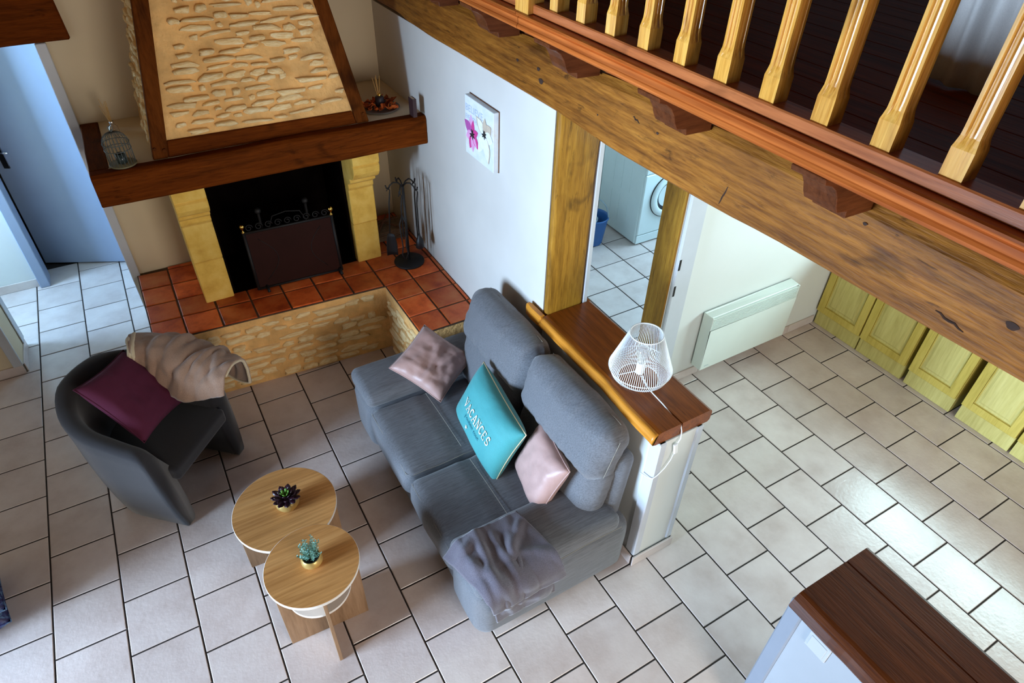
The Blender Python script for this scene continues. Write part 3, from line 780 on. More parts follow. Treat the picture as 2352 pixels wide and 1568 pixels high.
# --- firebox lining
MB().box(1.329, 2.203, 1.36, 1.405, HT, 1.62).box(1.329, 1.345, .86, 1.37, HT, 1.5).box(2.187, 2.203, .88, 1.37, HT, 1.5).box(1.33, 2.2, .845, 1.37, HT-.004, HT+.004).box(1.15, 2.38, .70, 1.40, 1.50, 1.56).build('firebox', MT['soot'], fx)
# --- mantel
def rough_beam(axis, a0, a1, sect, n, amp, seed, name, mat):
    rings = []
    for k in range(n+1):
        t = a0+(a1-a0)*k/n
        r = []
        for i, (p, q) in enumerate(sect):
            f = amp*fbm((t*1.7, i*3.1, seed), 1.6); g2 = amp*fbm((t*1.7, i*3.1+9, seed), 1.6)
            r.append((t, p+f, q+g2) if axis == 'x' else (p+f, t, q+g2))
        rings.append(r)
    return MB().loft(rings).build(name, mat, fx, bevel=.004)
mant = rough_beam('x', .813, 2.711, [(.602, 1.44), (.612, 1.428), (.688, 1.428), (.690, 1.606), (.622, 1.611), (.604, 1.592)], 26, .006, 2.2, 'mantel_beam', MT['mantel'])
rough_beam('y', .692, 1.405, [(.814, 1.44), (.905, 1.44), (.911, 1.609), (.813, 1.611)], 8, .003, 5.5, 'mantel_return', MT['mantel_y'])
MB().box(.905, 2.712, .688, 1.409, 1.560, 1.606).build('mantel_shelf', MT['cream'], fx)
# --- tapered hood
Z0, Z1 = 1.606, 4.65
def hood(x, z): return None
kx, ky = .186, .13
xl = lambda z: 1.128+kx*(z-1.61)
xr = lambda z: 2.362-kx*(z-1.61)
yf = lambda z: .690+ky*(z-1.61)
hd_ = MB().add([(xl(Z0)+.012, yf(Z0)+.014, Z0), (xr(Z0)-.012, yf(Z0)+.014, Z0), (xr(Z0)-.012, 1.409, Z0), (xl(Z0)+.012, 1.409, Z0), (xl(Z1)+.012, yf(Z1)+.014, Z1), (xr(Z1)-.012, yf(Z1)+.014, Z1), (xr(Z1)-.012, 1.409, Z1), (xl(Z1)+.012, 1.409, Z1)],
                [(0, 3, 2, 1), (4, 5, 6, 7), (0, 1, 5, 4), (1, 2, 6, 5), (2, 3, 7, 6), (3, 0, 4, 7)]).build('hood', MT['mortar'], fx)
up = Vector((0, ky, 1)).normalized(); nf = Vector((0, -1, ky)).normalized()
W0 = 2.30-1.19
def infront(a, b_, ln, hh):
    z = 1.70+b_*up.z; x = 1.19+a
    return x-ln*.45 > xl(z)+.085 and x+ln*.45 < xr(z)-.082
c4 = stones(hd_, (1.19, yf(1.70)+.014, 1.70), (1, 0, 0), up, nf, W0, .95, .043, .055, .165, .95, .025, 21, infront)
sl = Vector((kx, 0, 1)).normalized(); sn = Vector((-1, 0, kx)).normalized()
def inside_l(a, b_, ln, hh):
    z = 1.63+b_*sl.z; return 1.40-a-ln*.5 > yf(z)+.055
c5 = stones(hd_, (xl(1.63)+.012, 1.40, 1.63), (0, -1, 0), sl, sn, .66, .95, .052, .06, .13, .8, .015, 33, inside_l)
print('stones', c1, c2, c3, c4, c5)
for sgn, xe in ((1, xl), (-1, xr)):
    mb = MB(); rings = []
    for z in (Z0, 2.2, 3.0, Z1):
        x0 = xe(z); x1 = x0+sgn*.078; y0 = yf(z)-.006; y1 = y0+.062
        rings.append([(x0, y0, z), (x1, y0, z), (x1, y1, z), (x0, y1, z)])
    mb.loft(rings).build('rafter', MT['rafter'], fx, bevel=.005)
z0, z1 = Z0, 1.692
mb = MB(); mb.add([(xl(z0)+.079, yf(z0)-.002, z0), (xr(z0)-.079, yf(z0)-.002, z0), (xr(z1)-.079, yf(z1)-.002, z1-.01), (xl(z1)+.079, yf(z1)-.002, z1),
                   (xl(z0)+.079, yf(z0)+.05, z0), (xr(z0)-.079, yf(z0)+.05, z0), (xr(z1)-.079, yf(z1)+.05, z1-.01), (xl(z1)+.079, yf(z1)+.05, z1)],
                  [(0, 1, 2, 3), (4, 7, 6, 5), (0, 4, 5, 1), (1, 5, 6, 2), (2, 6, 7, 3), (3, 7, 4, 0)]).build('hood_sill', MT['mantel'], fx, bevel=.004)
for x, z in ((1.150, 1.665), (1.196, 1.652), (2.330, 1.66)):
    MB().tube([(x, yf(z)-.016, z), (x, yf(z)+.01, z)], .009, 8).build('peg', MT['mantel_y'], fx)

# ================================================================== FIRE SCREEN AND TOOLS
fs = thing('fire_screen', (1.775, .80, HT), 'dark brown steel fire screen with brass finials inside the fireplace', 'fire screen')
A = Vector((1.500, .800, HT)); B = Vector((2.052, .772, HT)); u = (B-A).normalized(); L_ = (B-A).length
up_ = Vector((.0, .10, 1)).normalized(); H_ = .40
P = lambda a, h_, o_=0: A+u*a+up_*(h_+.02)+Vector((0, -1, 0))*o_
MB().add([P(0, 0), P(L_, 0), P(L_, H_), P(0, H_), P(0, 0, -.006), P(L_, 0, -.006), P(L_, H_, -.006), P(0, H_, -.006)], [(0, 1, 2, 3), (4, 7, 6, 5), (0, 4, 5, 1), (1, 5, 6, 2), (2, 6, 7, 3), (3, 7, 4, 0)]).build('panel', MT['screen'], fs)
MB().tube([P(-.01, -.01), P(-.01, H_+.012)], .010, 8).tube([P(L_+.01, -.01), P(L_+.01, H_+.012)], .010, 8).tube([P(-.01, H_+.005), P(L_+.01, H_+.005)], .009, 8).tube([P(-.01, -.005), P(L_+.01, -.005)], .008, 8).build('frame', MT['iron'], fs, smooth=True)
mb = MB()
for k in range(9):
    c0 = L_*(k+.5)/9; rr = L_/22
    mb.tube([P(c0+rr*(1-.7*t/14)*math.cos(t*.6), H_+.035+rr*(1-.7*t/14)*math.sin(t*.6)) for t in range(15)], .0032, 5)
mb.tube([P(L_*.28, H_+.01), P(L_*.34, H_+.085), P(L_*.5, H_+.10), P(L_*.66, H_+.085), P(L_*.72, H_+.01)], .0035, 5)
mb.build('scroll_crest', MT['iron'], fs, smooth=True)
mb = MB()
for c0, c1_ in ((.12, .30), (.86, .70)):
    mb.tube([P(L_*(c0+(c1_-c0)*math.sin(t/10*PI)), .05+.30*t/10, .001) for t in range(11)], .002, 5)
mb.build('embossed_curve', MT['iron'], fs, smooth=True)
for a in (-.01, L_+.01):
    q = P(a, H_+.012)
    MB().lathe([(.011, 0), (.011, .006), (.005, .010), (.005, .020), (.009, .026), (.016, .038), (.017, .048), (.011, .058), (.003, .062)], q, 14).build('finial', MT['brass'], fs, smooth=True)
for a in (.045, L_-.005):
    q = A+u*a
    MB().tube([q+Vector((0, .03, .03)), q+Vector((0, -.03, .018)), q+Vector((0, -.05, .006))], .010, 8).build('foot', MT['iron'], fs, smooth=True)
# andirons behind the screen
for i, x in enumerate((1.62, 1.93)):
    an = thing('andiron', (x, 1.02, HT), 'iron firedog with round knob behind the fire screen, %s of the two' % ('left' if i == 0 else 'right'), 'firedog', 'pair of firedogs in the hearth')
    MB().tube([(x, .93, HT), (x, .93, HT+.50)], .010, 8).tube([(x, .93, HT+.07), (x, 1.25, HT+.07), (x, 1.27, HT)], .009, 8).tube([(x-.06, .93, HT+.004), (x-.03, .93, HT+.05), (x, .93, HT+.06), (x+.03, .93, HT+.05), (x+.06, .93, HT+.004)], .008, 8).build('stem', MT['iron'], an, smooth=True)
    MB().sphere((x, .93, HT+.515), .022, 12).build('knob', MT['iron'], an, smooth=True)

TX, TY = 2.530, .655                              # tool stand
ts = thing('fire_tool_stand', (TX, TY, HT), 'black wrought-iron stand with round base for fireplace tools', 'tool stand')
MB().lathe([(.108, 0), (.110, .006), (.106, .014), (.02, .022)], (TX, TY, HT+.003), 28).build('base', MT['iron'], ts, smooth=True)
MB().tube([(TX, TY, HT+.02), (TX, TY, HT+.60)], .010, 8).build('pole', MT['iron'], ts, smooth=True)
ztop = HT+.60
hooks = []
mb = MB()
for k in range(5):
    a = 2*PI*k/5+.35; dx, dy = math.cos(a), math.sin(a)
    pts = [(TX+dx*r, TY+dy*r, ztop+z) for r, z in ((0, 0), (.03, .03), (.06, .035), (.085, .015), (.098, -.012), (.108, -.004), (.114, .018))]
    mb.tube(pts, .005, 6); hooks.append((TX+dx*.099, TY+dy*.099, ztop-.010))
mb.build('hook_crown', MT['iron'], ts, smooth=True)
def tool(name, lab, hk, fn, out=0):
    x, y, z = hk
    t = thing(name, (x, y, z-.50), lab, 'fireplace tool', 'fireplace tools on the stand')
    d = Vector((x-TX, y-TY, 0)).normalized()*out
    MB().tube([(x-.012, y, z-.012), (x, y, z+.010), (x+.012, y, z-.012), (x+.006, y, z-.05), (x+d.x*.1, y+d.y*.1, z-.10), (x+d.x, y+d.y, z-.34)], [.004, .004, .004, .005, .0048, .0048], 6).build('handle', MT['iron'], t, smooth=True)
    fn(t, Vector((x, y, z))+d)
def shovel(t, p):
    def f(a, b_):
        ww = .045*(.55+.45*math.sin(min(1, b_*1.6)*PI/2)); return (p.x+(a-.5)*2*ww*.8, p.y-.01-(a-.5)**2*.06+.01*b_-(a-.5)*.03, p.z-.33-.18*b_)
    MB().grid(f, 8, 6).build('blade', MT['iron'], t, smooth=True, solid=.002)
def brush(t, p):
    MB().lathe([(.016, 0), (.030, .012), (.026, .07), (.010, .10), (.006, .12)], (p.x, p.y, p.z-.45), 12).build('bristles', MT['black'], t, smooth=True)
def poker(t, p):
    MB().tube([(p.x, p.y, p.z-.33), (p.x, p.y, p.z-.52)], [.005, .003], 6).tube([(p.x, p.y, p.z-.47), (p.x-.025, p.y, p.z-.49), (p.x-.03, p.y, p.z-.475)], .0035, 6).build('tip', MT['iron'], t, smooth=True)
def tongs(t, p):
    for sg in (-1, 1):
        MB().tube([(p.x, p.y, p.z-.15), (p.x+sg*.022, p.y, p.z-.22), (p.x+sg*.012, p.y, p.z-.40), (p.x+sg*.022, p.y, p.z-.46), (p.x+sg*.004, p.y, p.z-.50)], .0045, 6).build('arm', MT['iron'], t, smooth=True)
order = sorted(hooks, key=lambda q: q[0])
tool('fire_shovel', 'iron fire shovel hanging leftmost on the tool stand', order[0], shovel, .02)
tool('fire_tongs', 'iron fire tongs hanging beside the shovel on the tool stand', order[1], tongs)
tool('fire_poker', 'thin iron poker hanging at the right of the tool stand', order[4], poker)
tool('fire_brush', 'small hearth brush hanging behind the poker on the tool stand', order[3], brush)

# kindling behind the stand
kp = thing('newspaper_stack', (2.53, 1.10, HT), 'small stack of old newspapers in the dark corner behind the tools', 'newspapers')
for i in range(6):
    a = random.uniform(-.12, .12)
    MB().obox((2.53+random.uniform(-.01, .01), 1.10, HT+.008+i*.013), (.13*math.cos(a), .13*math.sin(a), 0), (-.10*math.sin(a), .10*math.cos(a), 0), (0, 0, .0058)).build('newspaper', MT['kindle'], kp, bevel=.003)
for i, (a, b_) in enumerate((((2.42, .98, HT+.09), (2.58, 1.20, HT+.115)), ((2.62, .99, HT+.092), (2.46, 1.18, HT+.10)), ((2.43, 1.12, HT+.094), (2.64, 1.10, HT+.125)))):
    o = MB().tube([a, tuple((p+q)/2+.004 for p, q in zip(a, b_)), b_], [.007, .008, .005], 6).build('kindling_stick', MT['stick'], None)
    tag(o, ['dry kindling stick slanting up the newspaper stack', 'dry kindling stick crossing the others on the newspapers', 'thin kindling stick lying nearest the wall on the newspapers'][i], 'stick', 'kindling on the newspapers')

# ================================================================== ON THE MANTEL
MZ = 1.607
# bird cage
cx, cy = .982, .700
bc = thing('bird_cage', (cx, cy, MZ+.004), 'small decorative wire bird cage on the left end of the mantel', 'bird cage')
MB().lathe([(.068, 0), (.070, .003), (.068, .007)], (cx, cy, MZ+.005), 28).build('base_disc', MT['cagebase'], bc, smooth=True)
mb = MB(); n = 22
for k in range(n):
    a = 2*PI*k/n; r = .063
    pts = [(cx+r*math.cos(a), cy+r*math.sin(a), MZ+.011), (cx+r*math.cos(a), cy+r*math.sin(a), MZ+.125)]
    mb.tube(pts, .0015, 5)
    mb.tube([(cx+r*math.cos(t)*math.cos(a), cy+r*math.cos(t)*math.sin(a), MZ+.125+.058*math.sin(t)) for t in [PI/2*q/5 for q in range(6)]], .0015, 5)
mb.build('bars', MT['cage'], bc, smooth=True)
for z in (.092, .125):
    MB().tube([(cx+  .065*math.cos(a), cy+.065*math.sin(a), MZ+z) for a in [2*PI*k/24 for k in range(24)]], .0022, 6, True).build('hoop', MT['cage'], bc, smooth=True)
MB().sphere((cx, cy, MZ+.188), .007, 10).tube([(cx+.012*math.cos(a), cy, MZ+.202+.012*math.sin(a)) for a in [2*PI*k/14 for k in range(14)]], .0018, 6, True).build('top_ring', MT['cage'], bc, smooth=True)
cj = thing('candle_jar', (cx, cy, MZ+.012), 'small grey glass candle jar with yellow-green wax inside the bird cage', 'candle')
MB().lathe([(.021, 0), (.024, .003), (.024, .052), (.022, .052), (.022, .004)], (cx, cy, MZ+.0125), 18, cap=False).build('glass', MT['candleglass'], cj, smooth=True)
MB().lathe([(.0205, 0), (.0215, .002), (.0215, .018), (.004, .019)], (cx, cy, MZ+.0165), 16).build('wax', MT['wax'], cj, smooth=True)
# clear reed diffuser
cx, cy = .986, 1.19
rd = thing('reed_diffuser', (cx, cy, MZ), 'clear glass reed diffuser with silver collar behind the bird cage', 'reed diffuser')
MB().lathe([(.024, 0), (.027, .004), (.026, .035), (.012, .048), (.010, .062), (.008, .062), (.008, .048), (.022, .033), (.023, .005)], (cx, cy, MZ+.001), 18, cap=False).build('bottle', MT['reedglass'], rd, smooth=True)
MB().lathe([(.0118, .050), (.0125, .052), (.0125, .066), (.0118, .068)], (cx, cy, MZ), 16, cap=False).build('collar', MT['chrome'], rd, smooth=True)
for k in range(8):
    a = k*.9; tx = -.030+.055*(k/7) if k < 6 else .004; ty = .02*math.sin(k*2.3)
    MB().tube([(cx+.003*math.cos(a), cy+.003*math.sin(a), MZ+.012), (cx+tx, cy+ty, MZ+.165+.03*math.sin(k*1.7)+(.03 if k == 3 else 0))], .0018, 5).build('reed', MT['reed'], rd)
# slate plate with dried leaves and dark diffuser
cx, cy = 2.505, .872
pl = MB().lathe([(.105, 0), (.128, .004), (.130, .008), (.105, .006)], (cx, cy, MZ), 26).build('slate_plate', MT['slate'], None, smooth=True)
tag(pl, 'flat grey plate under dried orange leaves on the right of the mantel', 'plate')
def leaf_me(seed):
    rnd = random.Random(seed)
    def f(a, b_):
        wd = .5*math.sin(PI*min(.999, max(.001, b_)))**.7*(1+.25*math.sin(b_*22+seed)); return ((a-.5)*2*wd*.55, b_-.5, .20*(a-.5)**2*4*wd+.18*math.sin(b_*5+seed)+.08*math.sin(a*9+seed))
    me = bpy.data.meshes.new('leaf'); mb = MB().grid(f, 4, 6); me.from_pydata([tuple(p) for p in mb.v], [], mb.f); me.materials.append(MT['leaforange']); me.polygons.foreach_set('use_smooth', [True]*len(me.polygons)); return me
LM = [leaf_me(i) for i in range(5)]
random.seed(4)
for k in range(26):
    a = 2*PI*k/26*1.0+random.uniform(-.15, .15); r = random.uniform(.052, .108); l = random.uniform(.05, .085)
    o = bpy.data.objects.new('dried_leaf', LM[k % 5]); COL.objects.link(o); o.location = (cx+r*math.cos(a), cy+r*math.sin(a), MZ+.018+random.uniform(0, .016)); o.rotation_euler = (random.uniform(-.3, .3), random.uniform(-.4, .4), a+PI/2+random.uniform(-.7, .7)); o.scale = (l, l, l)
    tag(o, 'crinkled dried orange leaf on the grey mantel plate', 'leaf', 'dried leaves around the dark diffuser')
dd = thing('reed_diffuser', (cx+.004, cy, MZ+.008), 'dark ceramic reed diffuser with gold collar standing among orange leaves', 'reed diffuser')
MB().lathe([(.024, 0), (.028, .004), (.028, .060), (.022, .066), (.011, .068)], (cx+.004, cy, MZ+.009), 20).build('bottle', MT['darkceramic'], dd, smooth=True)
MB().lathe([(.011, .066), (.0115, .067), (.0115, .082), (.010, .083)], (cx+.004, cy, MZ+.009), 14).build('collar', MT['brass'], dd, smooth=True)
for tx, ty in ((-.034, .0), (-.004, .012), (.014, .0), (-.018, -.012)):
    MB().tube([(cx+.004, cy, MZ+.03), (cx+.004+tx, cy+ty, MZ+.205-abs(tx)*.3)], .0018, 5).build('reed', MT['reed'], dd)
bk = thing('book', (2.640, .632, MZ+.004), 'small dark book standing upright at the right end of the mantel', 'book')
MB().box(2.626, 2.629, .606, .668, MZ+.006, MZ+.118).box(2.648, 2.651, .606, .668, MZ+.006, MZ+.118).box(2.626, 2.651, .603, .607, MZ+.006, MZ+.118).build('cover', MT['book'], bk)
MB().box(2.6292, 2.6478, .609, .666, MZ+.009, MZ+.116).build('pages', MT['paper'], bk)

# ---- flower canvas on the right wall
pt = thing('canvas', (2.70, -.175, 1.60), 'square canvas print of a pink and a white flower on the wall', 'wall art')
Y0, Y1, ZA, ZB = -.335, -.015, 1.622, 1.945; XF = 2.678
m, nt, b = newmat('canvas_paint')
v = mapping(nt); n = tex_noise(nt, v, 9, 4, .6)
nt.links.new(ramp(nt, n, [(.35, s(206, 216, 226)), (.55, s(222, 228, 232)), (.74, s(212, 202, 190))]), b.inputs['Base Color']); b.inputs['Roughness'].default_value = .8
MT['canvas'] = m
MB().box(XF, WX-.003, Y0, Y1, ZA, ZB).build('stretched_canvas', MT['canvas'], pt, bevel=.002)
MB().box(WX-.004, WX-.0005, Y0-.004, Y1+.004, ZA-.004, ZB+.004).build('stretcher_frame', MT['stick'], pt)
paint = {k: plain('paint_'+k, c, .7, var=.08, nscale=40) for k, c in dict(pink=s(206, 60, 140), light=s(226, 160, 206), violet=s(176, 84, 160), white=s(232, 236, 240), tan=s(202, 186, 166), black=s(24, 22, 24), pale=s(176, 192, 212)).items()}
CV = lambda a, b_, d=.0006: (XF-d, Y1-a*(Y1-Y0), ZB-b_*(ZB-ZA))
lay = [0]
def petal(c, ang, ln, wd, col, name='petal'):
    lay[0] += 1; d = .0006+lay[0]*.00012; pts = []
    for k in range(20):
        t = 2*PI*k/20; rr = (math.cos(t)*.5+.5)*ln; ww = math.sin(t)*wd*math.sin(PI*min(1, .12+.88*(math.cos(t)*.5+.5)))**.6
        pts.append(CV(c[0]+rr*math.cos(ang)-ww*math.sin(ang), c[1]+rr*math.sin(ang)+ww*math.cos(ang), d))
    MB().add(pts, [tuple(range(20))]).build(name, paint[col], pt)
P0 = (.27, .60); W0_ = (.70, .45)
for ang, ln, wd, col in ((-1.75, .33, .10, 'light'), (-1.45, .26, .06, 'pink'), (-2.6, .34, .10, 'violet'), (2.75, .26, .09, 'light'), (1.95, .30, .08, 'pink'), (1.55, .31, .07, 'light'), (.70, .30, .085, 'pink'), (.9, .26, .04, 'light'), (-.45, .22, .065, 'pink')):
    petal(P0, ang, ln, wd, col)
for ang, ln, wd, col in ((-2.5, .36, .10, 'tan'), (-2.45, .32, .085, 'white'), (-.7, .30, .11, 'tan'), (.1, .30, .10, 'white'), (1.25, .48, .12, 'tan'), (1.3, .46, .105, 'white'), (2.1, .44, .10, 'white'), (-1.5, .28, .07, 'tan')):
    petal(W0_, ang, ln, wd, col)
for c in (P0, W0_):
    for ang in (-2.0, -1.3, -.4, .5, 1.4, 2.4, 3.0): petal(c, ang, .10 if c == P0 else .085, .016, 'black', 'stamen')
def textmesh(txt, size, ext=0):
    cu = bpy.data.curves.new('t', 'FONT'); cu.body = txt; cu.size = size; cu.align_x = 'LEFT'
    o = bpy.data.objects.new('t', cu); COL.objects.link(o)
    dg = bpy.context.evaluated_depsgraph_get(); dg.update()
    me = bpy.data.meshes.new_from_object(o.evaluated_get(dg))
    vs = [tuple(q.co) for q in me.vertices]; fs_ = [tuple(p.vertices) for p in me.polygons]
    bpy.data.objects.remove(o); bpy.data.curves.remove(cu); bpy.data.meshes.remove(me)
    return vs, fs_
for txt, r0, sz in (('BELIEVE', .245, .175), ('EVERYTHING', .385, .125)):
    vs, fs_ = textmesh(txt, sz)
    mx = max(p[0] for p in vs)
    MB().add([CV(.02+p[0]/mx*(.62 if sz > .15 else .58), r0-p[1]*.95, .0008) for p in vs], fs_).build('lettering', paint['pale'], pt)

# ================================================================== LEDGES ON THE PARTITION WALLS
def ledge(name, lab, ya, yb, xlf, xrf, zb, zt, mat, edge_mat, grooves, n=60, seed=1):
    root = thing(name, ((xlf(ya)+xrf(ya))/2, (ya+yb)/2, zb), lab, 'ledge')
    rings = []; er = []
    for k in range(n+1):
        y = ya+(yb-ya)*k/n
        e = min(1, min(k, n-k)/1.5+.55) if k in (0, n) else 1
        x0, x1 = xlf(y), xrf(y); h = zt-zb; wv = .006*fbm((y*2, seed, 0), 1.7)
        r = [(x0+.030, zb+.004), (x0+.010+wv, zb+.010), (x0+wv, zb+h*.35), (x0+.014+wv, zb+h*.72), (x0+.034+wv, zt-.004), (x0+.052, zt)]
        for gx, gd in grooves:
            d = gd(y)
            if gx < x1-.02: r += [(gx-.0045, zt), (gx-.0015, zt-d), (gx+.0015, zt-d), (gx+.0045, zt)]
        r += [(x1-.018, zt), (x1-.005, zt-.006), (x1, zt-.02), (x1-.004, zb+.012), (x1-.016, zb)]
        rings.append([(p, y, q) for p, q in r])
        er.append([(r[i][0]-.0012, y, r[i][1]) for i in range(1, 5)]+[(r[4][0], y, r[4][1]-.004), (r[1][0]+.006, y, r[1][1]+.004)])
    MB().loft(rings).build('slab', mat, root, smooth=False)
    if edge_mat:
        MB().loft(er).build('live_edge', edge_mat, root, smooth=True)
    return root
def xr1(y):
    if y > -.735: return 2.700
    if y > -.885: return 2.700
    return 2.998
xl1 = lambda y: 2.652+.006*math.sin(y*4)+.004*fbm((y, 0, 3), 3)
lg = ledge('wooden_ledge', 'glossy oak slab ledge with live edge on the partition behind the sofa', -1.853, -.888, xl1, lambda y: 2.998, .955, 1.030, MT['cap'], MT['caplight'], [(2.812, lambda y: .0005 if y > -1.70 else min(.066, .01+(-1.70-y)*.5))])
MB().prism([(2.660, -.888), (2.656, -.80), (2.662, -.735), (2.690, -.728), (2.701, -.75), (2.7035, -.888)], lambda p, k: (p[0], p[1], .957 if k == 0 else 1.030-.0*p[0])).build('slab_nib', MT['caplight'], lg, bevel=.010)
MB().box(2.974, 2.997, -.89, -.815, .957, 1.0295).build('slab_nib', MT['cap'], lg, bevel=.006)
ledge('wooden_ledge', 'dark oak slab ledge on the near kitchen peninsula wall', -4.3, -2.680, lambda y: 2.598+.006*math.sin(y*3), lambda y: 3.008, .945, 1.030, MT['capdark'], None,
      [(2.880, lambda y: .003+.003*abs(math.sin(y*2.2)))], seed=4)

# light switch on the peninsula
sw = thing('light_switch', (2.65, -2.81, .86), 'white light switch on the peninsula wall under the dark ledge', 'switch')
MB().box(2.6465, 2.6545, -2.858, -2.768, .798, .888).build('plate', MT['swgrey'], sw, bevel=.003)
MB().box(2.6435, 2.6470, -2.846, -2.780, .810, .876).build('rocker', MT['swgrey'], sw, bevel=.002)

# ================================================================== LAMP
lx, ly, lz = 2.826, -1.520, 1.031
lp = thing('table_lamp', (lx, ly, lz), 'white wire table lamp with clear bulb on the oak ledge', 'lamp')
rb, zb_, rm, zm, rt_, zt_ = .098, .006, .150, .075, .077, .275
n = 92; mb = MB()
for k in range(n):
    a = 2*PI*k/n; c, q = math.cos(a), math.sin(a)
    mb.tube([(lx+rb*c, ly+rb*q, lz+zb_), (lx+(rb+rm)*.52*c*1.03, ly+(rb+rm)*.52*q*1.03, lz+(zb_+zm)*.42), (lx+rm*c, ly+rm*q, lz+zm), (lx+rt_*c, ly+rt_*q, lz+zt_)], .0015, 4)
tag(mb.build('shade_wires', MT['wire'], lp, smooth=True), kind='stuff')
for nm, r, z, th in (('bottom_ring', rb, zb_, .0032), ('middle_ring', rm, zm, .0022), ('top_ring', rt_, zt_, .0030)):
    MB().tube([(lx+r*math.cos(a), ly+r*math.sin(a), lz+z) for a in [2*PI*k/48 for k in range(48)]], th, 6, True).build(nm, MT['wire'], lp, smooth=True)
for k in range(3):
    a = 2*PI*k/3+.4
    MB().tube([(lx, ly, lz+.05), (lx+rb*math.cos(a), ly+rb*math.sin(a), lz+zb_)], .0022, 6).build('strut', MT['wire'], lp)
MB().lathe([(.018, 0), (.021, .004), (.021, .060), (.016, .066)], (lx, ly, lz+.035), 18).build('socket', MT['sw'], lp, smooth=True)
MB().lathe([(.013, 0), (.015, .014), (.030, .045), (.033, .064), (.026, .086), (.010, .096)], (lx, ly, lz+.100), 20).build('bulb', MT['bulb'], lp, smooth=True)
yE = -1.866
pts = [(lx-.004, ly-.02, lz+.03), (lx-.006, ly-.07, lz+.004), (lx-.010, ly-.12, lz+.003), (2.812, -1.72, lz+.002), (2.812, -1.790, lz-.012), (2.812, -1.850, lz-.020), (2.811, -1.862, .985), (2.806, -1.871, .950), (2.792, -1.873, .930)]
cdm = MB().tube(pts, .0030, 6).tube([(2.782, -1.874, .862), (2.775, -1.872, .82), (2.75, -1.871, .775), (2.71, -1.872, .745), (2.685, -1.87, .735), (2.676, -1.845, .725), (2.672, -1.80, .715)], .0028, 6).build('cord', MT['cord'], lp, smooth=True)
MB().obox((2.786, -1.8735, .895), (.011, 0, .002), (0, .006, 0), (-.007, 0, .033)).build('inline_switch', MT['sw'], lp, bevel=.003)

# ================================================================== SOFA
sf = thing('sofa', (2.2, -1.0, 0), 'two-seat grey-blue denim sofa with fold-over headrests against the partition', 'sofa')
def seamed(hx, groove=None, noise_amp=.004, sd=0, gather=None):
    def fn(P):
        q = Vector(P)
        if groove is not None:
            for ax_, pos, wdt, dep in groove:
                if P.z > 0: q.z -= dep*math.exp(-((P[ax_]-pos)/wdt)**2)
        nv = fbm((P.x*1.0+sd, P.y, P.z), 7)
        if gather:
            eg = math.exp(-((abs(P.z)-gather[1])/.055)**2); ge = math.exp(-((abs(P.y)-gather[2])/.05)**2)
            q.x += gather[0]*eg*(math.sin(P.y*95+sd)+.6*math.sin(P.y*61+1.3*sd))*(1 if P.x < .04 else .3)+gather[0]*.8*ge*math.sin(P.z*85+sd)
        return q*(1+noise_amp*nv*2)
    return fn
MB().rbox((2.215, -1.0, .205), (.415, .81, .150), .04, inner=6, fn=seamed(0, None, .004, 1)).build('base', MT['sofa'], sf, smooth=True)
for k, (ya, yb) in enumerate(((-.512, -.182), (-1.862, -1.535))):
    yc = (ya+yb)/2; hy = (yb-ya)/2
    MB().rbox((2.205, yc, .235), (.435, hy, .195), .075, inner=6, puff=(.02, .03, 0), fn=seamed(0, None, .005, 3+k)).build('arm', MT['sofa'], sf, smooth=True)
    MB().rbox((2.165, yc+(.004 if k == 0 else -.004), .452), (.402, hy-.006, .052), .046, inner=8, puff=(0, 0, .32), fn=seamed(0, None, .010, 7+k)).build('arm_pad', MT['sofa'], sf, smooth=True)
    MB().tube([(1.79, ya+.03, .440)]+[(1.785+.78*t/10, (ya if k == 1 else yb)+(.002 if k == 1 else -.002)*1, .428+.006*math.sin(t)) for t in range(11)], .0012, 5).build('stitching', MT['stitch'], sf)
for k, (ya, yb) in enumerate(((-1.070, -.500), (-1.600, -1.074))):
    yc = (ya+yb)/2; hy = (yb-ya)/2
    MB().rbox((2.085, yc, .330), (.328, hy-.002, .100), .060, inner=14, puff=(.03, 0, .16), fn=seamed(0, [(0, .02, .022, .016)], .006, 11+k)).build('seat_cushion', MT['sofa'], sf, smooth=True)
    zt = lambda x: .4465-.016*math.exp(-((x-2.105)/.02)**2)
    MB().tube([(2.105, yc-(hy-.05)+2*(hy-.05)*t/10, .4375+.006*(1-((t-5)/5)**2)) for t in range(11)], .0012, 5).build('stitching', MT['stitch'], sf)
    MB().tube([(1.772, yc-(hy-.03)+2*(hy-.03)*t/10, .412) for t in range(11)], .0012, 5).build('stitching', MT['stitch'], sf)
